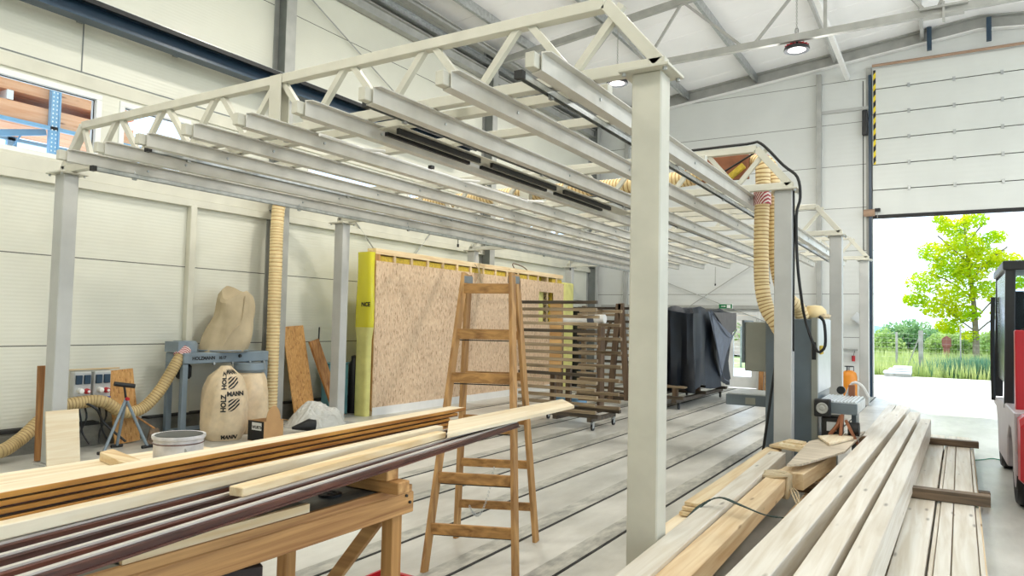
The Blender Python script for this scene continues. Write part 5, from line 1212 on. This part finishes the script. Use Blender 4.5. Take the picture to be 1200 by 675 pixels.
bar((-1.3, 31.6, .25), (-.92, 31.6, 1.35), .04, .04).build('brace', 'concpost', t)
wm = MB()
for k in range(9): wm.cyl((-9, 31.56, .1+.18*k), (6, 31.56, .1+.18*k), .0015, 3)
x = -9
while x < 6: wm.cyl((x, 31.56, 0), (x, 31.56, 1.55), .0015, 3); x += .18
wm.build('wire_mesh', 'galv', t)['kind'] = 'stuff'
t = thing('slab_pallet', 'low pallet with grey slabs on the ground outside left of the fence posts', 'pallet', (-1.6, 30, -.08))
z = 0
box(-1.95, -1.1, 29.3, 30.2, -.01, .1).build('pallet_base', 'concpost', t)
for k in range(3): box(-1.98+.16*k, -1.08, 29.3, 30.2, .1+.09*k, .18+.09*k).build('slab', 'machlt', t, bevel=.01)
M['dullred'] = plain('dull_red', (150, 92, 92), .8)
t = thing('red_shed', 'small reddish object among the bushes behind the fence', 'shed', (-.15, 43, 0))
MB().prism([(-.2, 42, .9), (.2, 42, .9), (.2, 42, 1.3), (0, 42, 1.45), (-.2, 42, 1.3)], (0, .8, 0)).box(-.15, .15, 42.05, 42.75, -.2, .9).build('shed_body', 'dullred', t)
M['palehouse'] = plain('pale_pink_render', (226, 196, 184), .9)
tag(MB().prism([(-17, 44, 0), (-7.6, 44, 0), (-7.6, 44, 1.9), (-9, 44, 2.4), (-17, 44, 2.7)], (0, 5, 0)).build('far_house', 'palehouse'), 'reddish low house far behind, glimpsed through the exit door glass', 'house')
# storage rack with timber outside the left window
t = thing('storage_rack', 'pale blue steel storage rack outside the left window', 'rack', (-11.1, 5, 0))
for x in (-10.95, -12.2):
    for y in (5.13, 1.6, 9.6, 14.5):
        up_ = box(x-.04, x+.04, y, y+.10, -.1, 6.2).box(x-.04, x+.06, y+.10, y+.12, -.1, 6.2).build('upright', 'rackblue', t)
        if x == -10.95 and y == 5.13:
            for k in range(34):
                z = 3.3+.06*k
                for dy in (.025, .075): box(x+.0401, x+.042, y+dy-.008, y+dy+.008, z, z+.022).build('slot_hole', 'white', up_)
for z in (4.27, 5.3): box(-10.97, -10.91, 0, 16, z, z+.05).build('rack_beam', 'rackblue', t); box(-12.22, -12.16, 0, 16, z, z+.05).build('rack_beam', 'rackblue', t)
bar((-11.2, 4.55, 4.12), (-11.2, 5.2, 4.28), .06, .09).bar((-11.2, 4.9, 4.2), (-11.2, 4.75, 3.9), .015, .02).build('loose_bracket', 'rackblue', t)
for i, (z0, z1) in enumerate(((4.33, 4.58), (4.72, 5.05))):
    for k in range(4):
        tag(box(-12.15+.29*k, -11.88+.29*k, -1, 6.4, z0, z1).build('stored_timber', 'roofwood', bevel=.005), ('lower' if i == 0 else 'upper')+' layer of orange timber on the blue rack outside, '+['farthest piece from the window', 'third piece from the window', 'second piece from the window', 'piece nearest the window'][k], 'timber', 'orange timbers on the blue rack')
for i, y in enumerate((.2, 2.4, 4.6, 6.0)): tag(box(-12.15, -11.0, y, y+.08, 4.585, 4.715).build('spacer_lath', 'white'), 'white lath between the two timber layers outside, '+['first from the left edge', 'second from the left edge', 'behind the blue upright', 'nearest the timber ends'][i], 'lath', 'laths between the orange timbers')
# ================================================================ LIGHT
wd = bpy.data.worlds.new('world'); SC.world = wd; wd.use_nodes = True
bg = wd.node_tree.nodes['Background']; bg.inputs[0].default_value = (.70, .85, 1.0, 1); bg.inputs[1].default_value = 2.3
sun = bpy.data.lights.new('sun', 'SUN'); sun.energy = 5; sun.angle = .01; sun.color = (1, .96, .88)
so = bpy.data.objects.new('sun', sun); COL.objects.link(so)
so.rotation_euler = Vector((-1.2, 3.4, 4.6)).to_track_quat('Z', 'Y').to_euler()
def area(x, y, z, e, size=1.2):
    if y < 10 and x > -5: l = bpy.data.lights.new('lamp_or_fill_light', 'POINT'); l.shadow_soft_size = .25; l.energy = 130; z = 6.0  # unseen bare point fill, added to brighten the ceiling
    else: l = bpy.data.lights.new('lamp_or_fill_light', 'AREA'); l.shape = 'DISK'; l.size = size; l.energy = e
    l.color = (1, .94, .84)
    o = bpy.data.objects.new('lamp_or_fill_light', l); COL.objects.link(o); o.location = (x, y, z)
for x in (-6, -2.4, 3): 
    for y in (1.7, 7.8, 13.84): area(x, y, 6.75, 110, .45)
for x, z in ((-5.98, 6.6), (-2.36, 6.66)):
    l = bpy.data.lights.new('lamp_or_fill_light', 'POINT'); l.shadow_soft_size = .12; l.energy = 60; l.color = (1, .97, .93)  # extra fill added below each hanging lamp to lift the roof
    o = bpy.data.objects.new('lamp_or_fill_light', l); COL.objects.link(o); o.location = (x, 13.95, z)
SC.view_settings.view_transform = 'Standard'; SC.view_settings.look = 'None'; SC.view_settings.exposure = .12; SC.view_settings.gamma = 1
SC.view_settings.use_curve_mapping = False
SC.cycles.max_bounces = 8; SC.cycles.diffuse_bounces = 5; SC.cycles.transparent_max_bounces = 12; SC.cycles.caustics_reflective = False; SC.cycles.caustics_refractive = False
SC.cycles.use_denoising = True; SC.cycles.sample_clamp_indirect = 6
for o in bpy.data.objects:
    if '_org' in o: del o['_org']
